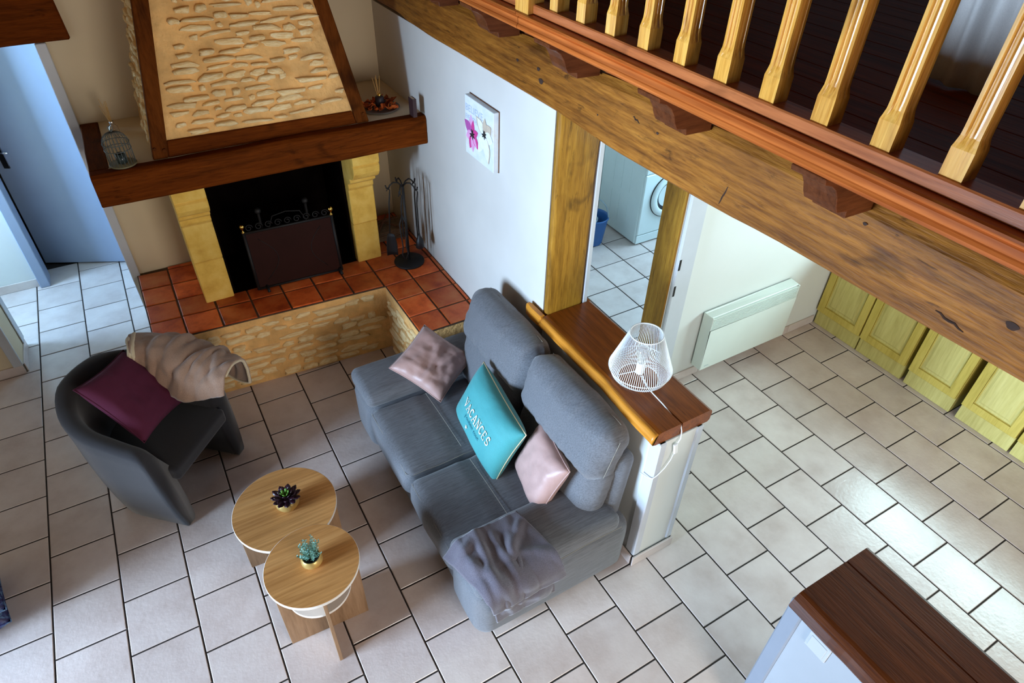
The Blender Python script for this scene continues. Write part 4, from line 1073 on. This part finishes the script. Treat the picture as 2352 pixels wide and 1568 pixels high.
# middle seam between the seat cushions
MB().tube([(1.80+.58*t/8, -1.072, .428+.003*math.sin(t*2)) for t in range(9)], .0012, 5).build('stitching', MT['stitch'], sf)
def axes(tilt):                                   # back leans: local x = normal to the front, y = along, z = up the back
    c, q = math.cos(tilt), math.sin(tilt)
    return (Vector((c, 0, -q)), Vector((0, 1, 0)), Vector((q, 0, c)))
MB().rbox((2.590, -1.05, .52), (.055, .725, .30), .05, axes(.10), inner=5).build('back_frame', MT['sofa'], sf, smooth=True)
for k, (ya, yb) in enumerate(((-1.082, -.420), (-1.752, -1.086))):
    yc = (ya+yb)/2; hy = (yb-ya)/2
    MB().rbox((2.490, yc, .570), (.085, hy-.003, .205), .070, axes(.20), inner=24, puff=(.18, .02, 0), fn=seamed(0, None, .012, 20+k, (.0022, .16, .30))).build('back_cushion', MT['sofa'], sf, smooth=True)
    hd2 = MB().rbox((2.528, yc+.004, .835), (.096, hy-.001, .165), .080, axes(.30), inner=30, puff=(.30, .03, .06), fn=seamed(0, None, .016, 31+k, (.0028, .12, .30))).build('headrest', MT['sofa'], sf, smooth=True)
    A3 = axes(.30); cc = Vector((2.528, yc, .835))
    MB().tube([cc+A3[0]*(.012)+A3[1]*(-(hy-.05)+2*(hy-.05)*t/12)+A3[2]*(.170+.004*math.sin(t*2.1)) for t in range(13)], .0012, 5).build('stitching', MT['stitch'], hd2)
    for sg in (-1, 1):
        MB().tube([cc+A3[1]*sg*(hy+.010)+A3[0]*(-.02)+A3[2]*(-.10+.22*t/8) for t in range(9)], .0012, 5).build('stitching', MT['stitch'], hd2)
for x, y in ((1.86, -.25), (2.58, -.25), (1.86, -1.78), (2.58, -1.78)):
    MB().lathe([(.020, 0), (.026, .05), (.026, .07)], (x, y, .0), 12).build('foot', MT['black'], sf)

# ---- cushions
def cushion(name, c, u, v, w_, h_, t_, mat, lab, cat='cushion', group=None, n=26, pinch=.06, wr=.006, sd=0, pipe=None, sag=0, folds=None):
    c = Vector(c); u = Vector(u).normalized(); v = Vector(v); v = (v-u*v.dot(u)).normalized(); nn_ = u.cross(v)
    root = thing(name, tuple(c-Vector((0, 0, h_*.4))), lab, cat, group)
    def edge(a, b_):
        x = a*w_/2*(1-pinch*(1-b_*b_)*abs(a)**2); y = b_*h_/2*(1-pinch*(1-a*a)*abs(b_)**2); return x, y
    def surf(a, b_, sg, off=0):
        x, y = edge(a, b_)
        k = max(0, (1-a**4)*(1-b_**4))**.55
        z = t_/2*k
        if sg > 0: z += wr*k*(fbm((a*2+sd, b_*2, 1), 1.2)*1.4+.6*fbm((a*1.2+sd, b_*6, 4), 1.2))
        if folds and sg > 0: z += folds(a, b_)*k
        return c+u*x+v*y+nn_*(sg*z+off+sag*(a*a+b_*b_-.7))
    mb = MB()
    mb.grid(lambda i, j: surf(i*2-1, j*2-1, 1), n, n); mb.grid(lambda i, j: surf(i*2-1, j*2-1, -1), n, n)
    mb.build('cover', mat, root, smooth=True)
    ring = [(-1+2*k/12, -1) for k in range(12)]+[(1, -1+2*k/12) for k in range(12)]+[(1-2*k/12, 1) for k in range(12)]+[(-1, 1-2*k/12) for k in range(12)]
    MB().tube([surf(a, b_, 1) for a, b_ in ring], .0032, 6, True).build('piping', pipe or mat, root, smooth=True)
    return root, surf
def flds(a, b_): return .010*math.exp(-((a+.25*b_-.05)/.09)**2)+.009*math.exp(-((a-.30*b_-.38)/.08)**2)-.008*math.exp(-((a+.1*b_-.2)/.1)**2)+.006*math.exp(-((a+.35*b_+.35)/.1)**2)
cushion('cushion', (2.204, -.447, .560), (.529, -.773, -.351), (.848, .470, .245), .365, .365, .11, MT['mauve'], 'creased mauve satin cushion lying against the far arm of the sofa', group='mauve satin cushions', sd=3, wr=.010, folds=flds)
tq, tsurf = cushion('cushion', (2.250, -1.075, .612), (-.087, -.991, -.098), (.411, -.125, .903), .535, .365, .17, MT['turq'], 'turquoise cushion lettered VACANCES leaning on the sofa back', sd=5, wr=.003, n=40, pipe=MT['goldpipe'], pinch=.05)
cushion('cushion', (2.335, -1.462, .590), (-.198, -.979, -.045), (.385, -.120, .915), .345, .345, .13, MT['mauve'], 'smooth mauve satin cushion standing beside the turquoise one near the front arm', group='mauve satin cushions', sd=9)
cushion('cushion', (.648, -.024, .662), (.498, -.515, -.698), (.551, .809, -.204), .42, .42, .13, MT['purple'], 'plain purple velvet cushion leaning in the tub armchair', sd=13, pinch=.08)
# lettering on the turquoise cushion: slab serif capitals drawn as strokes
def stroke(out, p, q, wd):
    p, q = Vector(p), Vector(q); d = (q-p); L2 = d.length
    if L2 < 1e-6: return
    d /= L2; nrm = Vector((-d.y, d.x))*wd/2; k = max(1, int(L2/.25))
    for i in range(k):
        a = p+d*L2*i/k; b_ = p+d*L2*(i+1)/k
        out.append([a-nrm, b_-nrm, b_+nrm, a+nrm])
TH, TN, SF = .17, .09, .34
def serif(o, x, y): stroke(o, (x-SF/2, y), (x+SF/2, y), .075)
def arc(o, cx_, cy_, rx, ry, a0, a1, wd, n_=12):
    for i in range(n_):
        t0 = a0+(a1-a0)*i/n_; t1 = a0+(a1-a0)*(i+1)/n_
        stroke(o, (cx_+rx*math.cos(t0), cy_+ry*math.sin(t0)), (cx_+rx*math.cos(t1), cy_+ry*math.sin(t1)), wd)
def glyph(ch):
    o = []
    if ch == 'V': stroke(o, (.08, 1), (.42, 0), TH); stroke(o, (.42, 0), (.76, 1), TN); serif(o, .1, 1); serif(o, .74, 1)
    if ch == 'A': stroke(o, (.08, 0), (.42, 1), TN); stroke(o, (.42, 1), (.76, 0), TH); stroke(o, (.2, .34), (.64, .34), TN); serif(o, .1, 0); serif(o, .74, 0)
    if ch == 'C': arc(o, .44, .5, .34, .46, .75, 2*PI-.75, TH); stroke(o, (.70, .98), (.70, .70), TN); stroke(o, (.70, .30), (.70, .08), TN)
    if ch == 'N': stroke(o, (.14, 0), (.14, 1), TN); stroke(o, (.14, 1), (.72, 0), TH); stroke(o, (.72, 0), (.72, 1), TN); serif(o, .12, 1); serif(o, .14, 0); serif(o, .72, 1)
    if ch == 'E': stroke(o, (.16, 0), (.16, 1), TH); stroke(o, (.04, .96), (.72, .96), TN); stroke(o, (.04, .04), (.74, .04), TN); stroke(o, (.16, .52), (.56, .52), TN); stroke(o, (.70, .96), (.70, .74), TN); stroke(o, (.72, .04), (.72, .28), TN)
    if ch == 'S': arc(o, .42, .74, .26, .23, .5, 1.5*PI, TH*.85); arc(o, .42, .27, .28, .24, PI/2, -PI*.85, TH*.85); stroke(o, (.66, .98), (.66, .72), TN); stroke(o, (.15, .02), (.15, .28), TN)
    return o
mb = MB()
def put(x, y):                                    # cushion plane (metres from the centre) -> surface point
    return tsurf(x/.2675, y/.1825, 1, .0040)
x = -.150; hgt = .052; wl = .040
for ch in 'VACANCES':
    for q in glyph(ch):
        mb.add([put(x+p.x*wl, -.022+p.y*hgt) for p in q], [(0, 1, 2, 3)])
    x += wl*1.0
mb.build('lettering', MT['silver'], tq)
vs, fs_ = textmesh("j'oublie tout", .030)
mx = max(p[0] for p in vs)
MB().add([put(-.095+p[0]/mx*.180, -.062+p[1]*1.0) for p in vs], fs_).build('small_lettering', MT['turqink'], tq)
mb = MB(); pts = []
for k in range(10):
    a = PI/2+2*PI*k/10; r = .016 if k % 2 == 0 else .0065; pts.append(put(-.045+r*math.cos(a), -.095+r*math.sin(a)))
pts.append(put(-.045, -.095)); mb.add(pts, [(k, (k+1) % 10, 10) for k in range(10)]).build('star', MT['silver'], tq)

# ---- grey throw folded over the near arm
def arm_top(x, y):
    """height of the near sofa arm under a point, falling away past its outer and front faces"""
    return .507
FOLDS = [(.30, .35, 1.9, .045, .35, .030), (.48, .45, 1.75, .04, .32, .026), (.62, .40, 2.1, .05, .30, .024), (.78, .30, 2.4, .05, .28, .026), (.18, .62, 1.3, .06, .3, .024), (.85, .65, .5, .05, .3, .018), (.40, .80, .2, .05, .4, .016), (.12, .20, 2.6, .06, .25, .028)]
def drape(x0, x1, y0, ovf, lift, sd, skew):
    """sheet from y0 (inner) over the top and down the outer face by ovf"""
    ytop = -1.842; R = .055; Ltop = abs(ytop-y0); Larc = R*PI/2; Lt = Ltop+Larc+ovf
    def f(u_, v_):
        xx = x0+(x1-x0)*u_+skew*(v_-.5)
        sdist = v_*Lt
        wv = .016*abs(fbm((xx*3+sd, sdist*2, sd), 2.2))
        for (fu, fv, fa, fw, fl, fh) in FOLDS:
            du, dv = u_-fu, v_-fv; al = du*math.cos(fa)+dv*math.sin(fa); ac_ = -du*math.sin(fa)+dv*math.cos(fa)
            wv += .62*fh*math.exp(-(ac_/fw)**2-(al/fl)**2)
        if sdist < Ltop: y = y0-sdist; z = .510; ny, nz = 0, 1
        elif sdist < Ltop+Larc:
            a = (sdist-Ltop)/R; y = ytop-R*math.sin(a); z = .510-R*(1-math.cos(a)); ny, nz = -math.sin(a), math.cos(a)
        else:
            e = sdist-Ltop-Larc; y = ytop-R-.012*min(1, e*10); z = .510-R-e; ny, nz = -1, 0
        fr = max(0, 1.80-xx)                       # front overhang droops
        z -= min(.30, fr*1.3)*(1 if nz > .5 else .5)
        k = lift+abs(wv)
        return (xx-.004*nz, y+ny*k, z+nz*k)
    return f
th = thing('throw_blanket', (1.95, -1.72, .50), 'crumpled grey plush throw folded over the near arm of the sofa', 'blanket')
MB().grid(drape(1.800, 2.115, -1.640, .155, .006, 2.0, .05), 60, 54).build('lower_fold', MT['throw'], th, smooth=True, solid=-.010)
MB().grid(drape(1.765, 2.150, -1.600, .040, .026, 5.0, .07), 64, 50).build('upper_fold', MT['throw'], th, smooth=True, solid=-.012)
f5 = drape(1.765, 2.150, -1.600, .040, .030, 5.0, .07)
MB().tube([f5(k/24, 1) for k in range(25)], .006, 6).build('hem', MT['throw'], th, smooth=True)

# ================================================================== ARMCHAIR
ac = thing('armchair', (.64, -.03, 0), 'charcoal felt tub armchair facing the low tables', 'armchair')
F_ = Vector((.735, -.678, 0)); S_ = Vector((-.678, -.735, 0))   # forward; towards the near arm
O_ = Vector((.668, -.058, 0))
def plan(t):
    """t 0..1 from the near arm's front round the back to the far arm's front: centre line point and outward normal (forward, side)"""
    Rr = .268; arm = .280; Lc = PI*Rr; Lt = 2*arm+Lc; d = t*Lt
    if d < arm: return (arm-d, Rr, 0, 1)
    if d < arm+Lc:
        a = (d-arm)/Rr; return (-Rr*math.sin(a), Rr*math.cos(a), -math.sin(a), math.cos(a))
    return (d-arm-Lc, -Rr, 0, -1)
rings = []; nT = 44
for k in range(nT+1):
    t = k/nT; fwd, sd_, nf_, ns = plan(t)
    b_ = 1-abs(2*t-1)                              # 0 at the arm fronts, 1 at the back
    hh = .622+.163*min(1, max(0, (b_-.10)/.75))**1.2
    if b_ < .10: hh = .622-.050*(1-b_/.10)**2
    lean = .050+.010*min(1, b_*1.4)
    back = .045*min(1, max(0, 1-b_*3))             # arm fronts slope back towards the top
    th_ = .040
    prof_ = [(-.030, .0), (.022, .0), (.030, .012)]
    for z in (.10, .22, .36, .50):
        zz_ = z*hh/.6; prof_.append((.030+lean*(zz_/.75)**.9+.012*math.sin(zz_/hh*PI), zz_))
    o_ = .030+lean*(hh/.75)**.9
    prof_ += [(o_+.004, hh-.035), (o_-.002, hh-.010), (o_-.022, hh), (o_-.055, hh-.002), (o_-.075, hh-.018), (o_-.085, hh-.05)]
    prof_ += [(-.055, .42), (-.055, .30), (-.055, .15), (-.045, .02)]
    ring = []
    for off, z in prof_:
        q = O_+F_*(fwd+nf_*off-back*(z/.6 if z < .6 else 1))+S_*(sd_+ns*off)
        ring.append((q.x, q.y, z+.002))
    rings.append(ring)
MB().loft(rings).build('shell', MT['chair'], ac, smooth=True, bevel=0)
AXC = (F_, S_, Vector((0, 0, 1)))
MB().rbox(O_+F_*(.030)+Vector((0, 0, .375)), (.268, .232, .050), .024, AXC, inner=6, puff=(.0, 0, .12)).build('seat', MT['chair'], ac, smooth=True)
MB().obox(O_+F_*(-.12)+Vector((0, 0, .165)), F_*.10, S_*.17, (0, 0, .145)).build('under_seat', MT['black'], ac)

# ---- taupe fleece thrown over the far arm
bl = thing('fleece_blanket', (.90, .18, .60), 'rolled taupe fleece blanket with cream sherpa edge over the far arm of the armchair', 'blanket')
def rim(t):
    fwd, sd_, nf_, ns = plan(t); b_ = 1-abs(2*t-1)
    hh = .622+.163*min(1, max(0, (b_-.10)/.75))**1.2
    back = .045*min(1, max(0, 1-b_*3))
    q = O_+F_*(fwd+nf_*.055-back)+S_*(sd_+ns*.055); return Vector((q.x, q.y, hh)), (F_*nf_+S_*ns).normalized()
FF = [(.22, .45, 1.5, .035, .5, .030), (.34, .55, 1.7, .03, .4, .022), (.62, .40, 1.2, .035, .45, .030), (.70, .50, 1.4, .025, .4, .026), (.48, .62, 1.6, .05, .4, .018), (.84, .45, 1.9, .04, .4, .026), (.90, .3, 1.1, .03, .3, .02)]
def fleece(u_, v_):
    t = .675+.40*u_; tt_ = min(t, .985); p, no = rim(tt_)
    p = p+F_*(max(0, t-.985)*1.25+.035*u_)
    a = -PI*.56+PI*1.28*v_                         # from inside, over the rim, to the outside
    env = (math.sin(PI*min(1, max(0, .08+.86*u_))))**.5
    ri = (.058+.072*env)*(1+.22*fbm((u_*3, v_*2, 5), 1.4))
    for (fu, fv, fa, fw, fl, fh) in FF:
        du, dv = u_-fu, v_-fv; al = du*math.cos(fa)+dv*math.sin(fa); ac_ = -du*math.sin(fa)+dv*math.cos(fa)
        ri += .5*fh*env*(math.exp(-(ac_/fw)**2-(al/fl)**2)-.8*math.exp(-((ac_-1.7*fw)/fw)**2-(al/fl)**2))
    drop = max(0, abs(a)-PI*.42)
    q = p+no*(math.sin(a)*ri*1.15)+Vector((0, 0, math.cos(a)*ri*.80-.005))
    if a > 0: q = q-Vector((0, 0, drop*(.10+.02*math.sin(u_*9))))+no*drop*.02
    else: q = q-Vector((0, 0, drop*(.05+.07*math.sin(u_*PI))))-no*drop*(.05+.05*math.sin(u_*PI))
    return tuple(q)
MB().grid(fleece, 90, 56).build('fleece', MT['fleece'], bl, smooth=True, solid=-.012)
MB().tube([fleece(0, .10+.80*k/16) for k in range(17)], [.012+.004*math.sin(k) for k in range(17)], 8).build('sherpa_edge', MT['sherpa'], bl, smooth=True)
MB().tube([Vector(fleece(.03, .12+.70*k/14))+Vector((0, 0, .006)) for k in range(15)], [.013]*15, 8).build('sherpa_edge', MT['sherpa'], bl, smooth=True)
MB().tube([fleece(1, .25+.75*k/16) for k in range(17)], .008, 8).build('sherpa_edge', MT['sherpa'], bl, smooth=True)
MB().tube([fleece(.45+.55*k/16, 1) for k in range(17)], .007, 8).build('sherpa_edge', MT['sherpa'], bl, smooth=True)

# ================================================================== LOW TABLES AND PLANTS
def side_table(cx_, cy_, z, r, lab, hl, shelf):
    t = thing('side_table', (cx_, cy_, 0), lab, 'table', 'pair of round nesting tables')
    MB().lathe([(r, z-.018), (r+.0008, z-.016), (r+.0008, z-.0018), (r-.001, z-.0008)], (cx_, cy_, 0), 64).build('edge_band', MT['tablewhite'], t, smooth=False)
    MB().lathe([(r-.0012, z-.010), (r-.0012, z)], (cx_, cy_, 0), 64).build('top', MT['tabletop'], t)
    a = -.05; d = Vector((math.cos(a), math.sin(a), 0)); e = Vector((-d.y, d.x, 0)); c0 = Vector((cx_, cy_, (z-.018)/2))
    MB().obox(c0, d*hl, e*.008, (0, 0, (z-.0185)/2)).build('leg_panel', MT['tableleg'], t, bevel=.001)
    for sg in (-1, 1):
        MB().obox(c0+e*sg*(hl*.5+.004), e*(hl*.5-.0045), d*.008, (0, 0, (z-.0185)/2)).build('leg_panel', MT['tableleg'], t, bevel=.001)
    if shelf:
        rs = r*.70
        for s0, s1 in ((PI+.05, 1.5*PI-.04), (1.5*PI+.04, 2*PI-.05)):
            n_ = 14; arcp = [(cx_+d.x*rs*math.cos(q)+e.x*rs*math.sin(q), cy_+d.y*rs*math.cos(q)+e.y*rs*math.sin(q)) for q in [s0+(s1-s0)*k/n_ for k in range(n_+1)]]
            mid = (s0+s1)/2; cpt = (cx_+(d.x*math.cos(mid)+e.x*math.sin(mid))*.016, cy_+(d.y*math.cos(mid)+e.y*math.sin(mid))*.016)
            MB().prism([cpt]+arcp, lambda p, k: (p[0], p[1], shelf-.015 if k == 0 else shelf)).build('shelf', MT['tablewhite'], t)
    return t
side_table(1.163, -.897, .372, .256, 'lower, larger round oak-top table beneath the burgundy succulent', .245, 0)
side_table(1.180, -1.402, .552, .206, 'taller, smaller round oak-top table with quarter shelves beneath the silvery plant', .190, .365)
def pot(cx_, cy_, z, r, h_):
    return MB().lathe([(r*.55, 0), (r*.80, h_*.10), (r*1.0, h_*.42), (r*1.0, h_*.62), (r*.86, h_*.96), (r*.82, h_), (r*.76, h_*.97), (r*.80, h_*.80)], (cx_, cy_, z), 28, cap=False).add([], [])
px_, py_, pz = 1.182, -.900, .3725
sp_ = thing('potted_succulent', (px_, py_, pz), 'dark burgundy succulent rosette in a round golden pot', 'plant')
pot(px_, py_, pz+.001, .058, .066).lathe([(.028, .0005), (.030, .001)], (px_, py_, pz), 20).build('pot', MT['pot'], sp_, smooth=True)
MB().lathe([(.042, .0), (.041, .004)], (px_, py_, pz+.050), 18).build('soil', MT['soil'], sp_)
def sleaf(a, ln, wd, tilt, z0, mat, name):
    d = Vector((math.cos(a), math.sin(a), 0)); e = Vector((-d.y, d.x, 0)); rings = []
    for k in range(7):
        t = k/6; wq = wd*(.35+.65*math.sin(PI*min(1, .10+.72*t)))*(1 if t < .95 else .25); th2 = .0075*(1-.75*t)
        c = Vector((px_, py_, z0))+d*(.006+ln*t*math.cos(tilt))+Vector((0, 0, ln*t*math.sin(tilt)+.010*t*t))
        up2 = Vector((0, 0, 1))*math.cos(tilt)-d*math.sin(tilt)
        rings.append([c+e*wq, c+up2*th2+e*wq*.5, c+up2*th2*.8, c+up2*th2-e*wq*.5, c-e*wq, c-up2*th2*.8])
    MB().loft(rings).build(name, mat, sp_, smooth=True)
for ring_, (cnt, ln, wd, tl, z0) in enumerate(((11, .068, .0155, .12, .064), (9, .056, .0145, .40, .070), (7, .042, .0125, .75, .076))):
    for k in range(cnt): sleaf(2*PI*k/cnt+ring_*.37, ln*random.uniform(.92, 1.06), wd, tl+random.uniform(-.06, .06), pz+z0, MT['succ'], 'leaf')
for k in range(6): sleaf(2*PI*k/6, .028, .008, 1.0, pz+.082, MT['succg'], 'heart_leaf')
qx, qy, qz = 1.186, -1.400, .5525
lvp = thing('potted_herb', (qx, qy, qz), 'bushy silvery-green plant in a round golden pot', 'plant')
pot(qx, qy, qz+.001, .047, .054).lathe([(.023, .0005), (.025, .001)], (qx, qy, qz), 18).build('pot', MT['pot'], lvp, smooth=True)
MB().lathe([(.034, 0), (.033, .004)], (qx, qy, qz+.041), 16).build('soil', MT['soil'], lvp)
random.seed(9); mbs = MB(); mbl = MB()
for k in range(34):
    a = random.uniform(0, 2*PI); rr = random.uniform(.2, 1)**.6; hgt_ = random.uniform(.060, .115)*(1-.25*rr)
    b0 = Vector((qx+.02*rr*math.cos(a), qy+.02*rr*math.sin(a), qz+.045)); b1 = Vector((qx+.058*rr*math.cos(a), qy+.058*rr*math.sin(a), qz+.045+hgt_))
    mid = (b0+b1)/2+Vector((random.uniform(-.008, .008), random.uniform(-.008, .008), .012))
    mbs.tube([b0, mid, b1], .0011, 4)
    for j in range(13):
        t = .15+.85*j/12; p = (b0*(1-t)**2+mid*2*t*(1-t)+b1*t*t); aa = j*2.4+a; d = Vector((math.cos(aa), math.sin(aa), .55)).normalized(); e = d.cross(Vector((0, 0, 1))).normalized()*.0026; ln = .014*(1-.35*t)
        up3 = d.cross(e).normalized()*.0008
        mbl.add([p, p+d*ln*.5+e, p+d*ln, p+d*ln*.5-e, p+d*ln*.5+up3], [(0, 1, 4), (1, 2, 4), (2, 3, 4), (3, 0, 4), (0, 3, 2, 1)])
mbs.build('stems', MT['stem'], lvp); tag(mbl.build('leaves', MT['leafblue'], lvp), kind='stuff')

# ================================================================== KITCHEN
ra = thing('radiator', (4.40, -.90, .12), 'white wall-mounted electric convector radiator with louvred top', 'radiator')
rx0, rx1, ry0, ry1, rz0, rz1 = 3.985, 4.815, -.958, -.872, .118, .575
MB().box(rx0, rx1, ry0, ry1, rz0, rz1-.105).box(rx0, rx0+.012, ry0, ry1, rz1-.105, rz1).box(rx1-.012, rx1, ry0, ry1, rz1-.105, rz1).box(rx0, rx1, ry1-.012, ry1, rz1-.105, rz1).box(rx0, rx1, ry0+.012, ry1, rz1-.008, rz1).build('body', MT['radiator'], ra, bevel=.004)
for k in range(8):
    z = rz1-.102+k*.0122
    MB().box(rx0+.013, rx1-.013, ry0+.001, ry0+.024, z, z+.0056).build('louvre', MT['radiator'], ra)
MB().box(rx0+.012, rx1-.012, ry0+.045, ry0+.047, rz1-.105, rz1-.008).build('grille_shade', MT['black'], ra)  # black sheet painting in the shade between the louvres
MB().box(rx0+.035, rx0+.075, ry0-.0008, ry0+.001, rz0+.028, rz0+.032).build('rating_mark', MT['greyplastic'], ra)
for x in (4.10, 4.70): MB().box(x-.02, x+.02, -.873, -.8605, .30, .36).build('bracket', MT['radiator'], ra)

ycab = [(-.872, -1.258), (-1.264, -1.640), (-1.668, -2.018), (-2.060, -2.42), (-2.43, -2.83), (-2.84, -3.24)]
labs = ['pale green base cabinet touching the radiator wall', 'second pale green base cabinet from the radiator wall', 'third pale green base cabinet from the radiator wall', 'fourth pale green base cabinet from the radiator wall', 'fifth pale green base cabinet from the radiator wall', 'sixth pale green base cabinet from the radiator wall']
XC = 5.285
for k, (ya, yb) in enumerate(ycab):
    cb = thing('base_cabinet', (5.6, (ya+yb)/2, 0), labs[k], 'cabinet', 'kitchen base cabinets')
    MB().box(XC+.022, 5.985, yb+.001, ya-.001, .13, .86).build('body', MT['cabinet'], cb)
    MB().box(XC+.028, 5.95, yb+.003, ya-.003, .002, .128).build('plinth', MT['cabpanel'], cb)
    y0, y1, z0, z1 = yb+.003, ya-.003, .135, .845; st_ = .055
    dr_ = MB().box(XC, XC+.020, y0, y0+st_, z0, z1).box(XC, XC+.020, y1-st_, y1, z0, z1).box(XC, XC+.020, y0+st_, y1-st_, z0, z0+st_).box(XC, XC+.020, y0+st_, y1-st_, z1-st_, z1).build('door', MT['cabinet'], cb, bevel=.002)
    a0, a1, b0_, b1_ = y0+st_, y1-st_, z0+st_, z1-st_
    MB().box(XC+.012, XC+.018, a0, a1, b0_, b1_).add([(XC+.012, a0+.022, b0_+.022), (XC+.012, a1-.022, b0_+.022), (XC+.012, a1-.022, b1_-.022), (XC+.012, a0+.022, b1_-.022), (XC+.006, a0+.036, b0_+.036), (XC+.006, a1-.036, b0_+.036), (XC+.006, a1-.036, b1_-.036), (XC+.006, a0+.036, b1_-.036)],
        [(0, 1, 5, 4), (1, 2, 6, 5), (2, 3, 7, 6), (3, 0, 4, 7), (4, 5, 6, 7)]).build('panel', MT['cabpanel'], dr_)
    MB().tube([(XC+.010, a0+.004, b0_+.004), (XC+.010, a1-.004, b0_+.004), (XC+.010, a1-.004, b1_-.004), (XC+.010, a0+.004, b1_-.004)], .004, 6, True).build('moulding', MT['cabinet'], dr_)
    MB().lathe([(.006, 0), (.006, .012), (.013, .018), (.012, .026)], (0, 0, 0), 10).v
tag(MB().box(XC-.02, 5.99, -3.25, -.87, .862, .90).build('worktop', MT['worktop'], None, bevel=.006), 'continuous pale worktop over the green kitchen cabinets', 'worktop')

# ================================================================== LAUNDRY
wm = thing('washing_machine', (5.06, 1.02, 0), 'white front-loading washing machine in the laundry', 'washing machine')
MB().box(4.76, 5.36, .735, 1.32, .012, .85).build('cabinet', MT['enamel'], wm, bevel=.012)
MB().box(4.765, 5.355, .715, .74, .105, .695).build('front_panel', MT['enamel'], wm, bevel=.008)
MB().box(4.763, 5.357, .712, .74, .702, .845).build('control_panel', MT['enamel'], wm, bevel=.008)
MB().box(4.768, 5.352, .72, .74, .015, .098).build('kick_panel', MT['enamel'], wm, bevel=.004)
MB().box(4.80, 4.98, .709, .713, .735, .815).build('detergent_drawer', MT['enamel'], wm, bevel=.003)
cxw, czw = 5.06, .455
def ringy(prof_):                                 # lathe about the y axis
    n_ = 40; rings = [[(cxw+r*math.cos(a), y, czw+r*math.sin(a)) for a in [2*PI*k/n_ for k in range(n_)]] for r, y in prof_]
    return MB().loft(rings, True, False)
dw = ringy([(.205, .714), (.202, .700), (.190, .690), (.160, .686), (.142, .694), (.140, .712)]).build('porthole_door', MT['enamel'], wm, smooth=True)
ringy([(.209, .7145), (.2092, .708), (.2050, .7060), (.2046, .7145)]).build('seal_ring', MT['black'], dw, smooth=True)
ringy([(.141, .700), (.120, .712), (.08, .725), (.03, .732), (.001, .733)]).build('glass', MT['darkglass'], dw, smooth=True)
for k, (z, y0, y1) in enumerate(((.12, .80, 1.25), (.46, .80, 1.25))):
    for y in (.90, 1.02, 1.14):
        MB().box(4.7575, 4.7605, y-.002, y+.002, z, z+.28).build('pressed_rib', MT['enamel'], wm)
bx_, by_ = 4.452, .985
bu = thing('mop_bucket', (bx_, by_, 0), 'blue plastic mop bucket with raised handle in the laundry', 'bucket')
MB().lathe([(.098, 0), (.104, .01), (.136, .255), (.142, .260), (.142, .272), (.134, .272), (.128, .250), (.098, .014), (.001, .012)], (bx_, by_, .001), 32, cap=False).lathe([(.098, .0005), (.0985, .001)], (bx_, by_, .0), 32).build('tub', MT['blueplastic'], bu, smooth=True)
MB().tube([(bx_+.138*math.cos(a)*.70, by_-.138*math.cos(a)*.70, .245+.20*math.sin(a)) for a in [PI*k/16 for k in range(17)]], .006, 8).build('handle', MT['greyplastic'], bu, smooth=True)
MB().lathe([(.055, .170), (.075, .245), (.078, .262), (.070, .262), (.052, .178)], (bx_-.05, by_-.01, 0), 18, cap=False).build('wringer', MT['greyplastic'], bu, smooth=True)
for k in range(6):
    a = 2*PI*k/6
    MB().tube([(bx_-.05+.075*math.cos(a), by_-.01+.075*math.sin(a), .264), (bx_-.05, by_-.01, .250)], .004, 5).build('wringer_bar', MT['greyplastic'], bu)

# ================================================================== FLOOR CUSHIONS AT THE LEFT EDGE
cushion('floor_cushion', (-.400, -.495, .101), (.99, .141, .0), (-.141, .99, .0), .47, .47, .195, MT['pattern'], 'dark blue patterned floor cushion at the left edge, lower of the two', group='patterned floor cushions', sd=17, pinch=.05)
cushion('floor_cushion', (-.345, -.570, .286), (.99, .141, .0), (-.141, .99, .0), .47, .47, .175, MT['pattern'], 'dark purple patterned floor cushion at the left edge, upper of the two', group='patterned floor cushions', sd=19, pinch=.05)
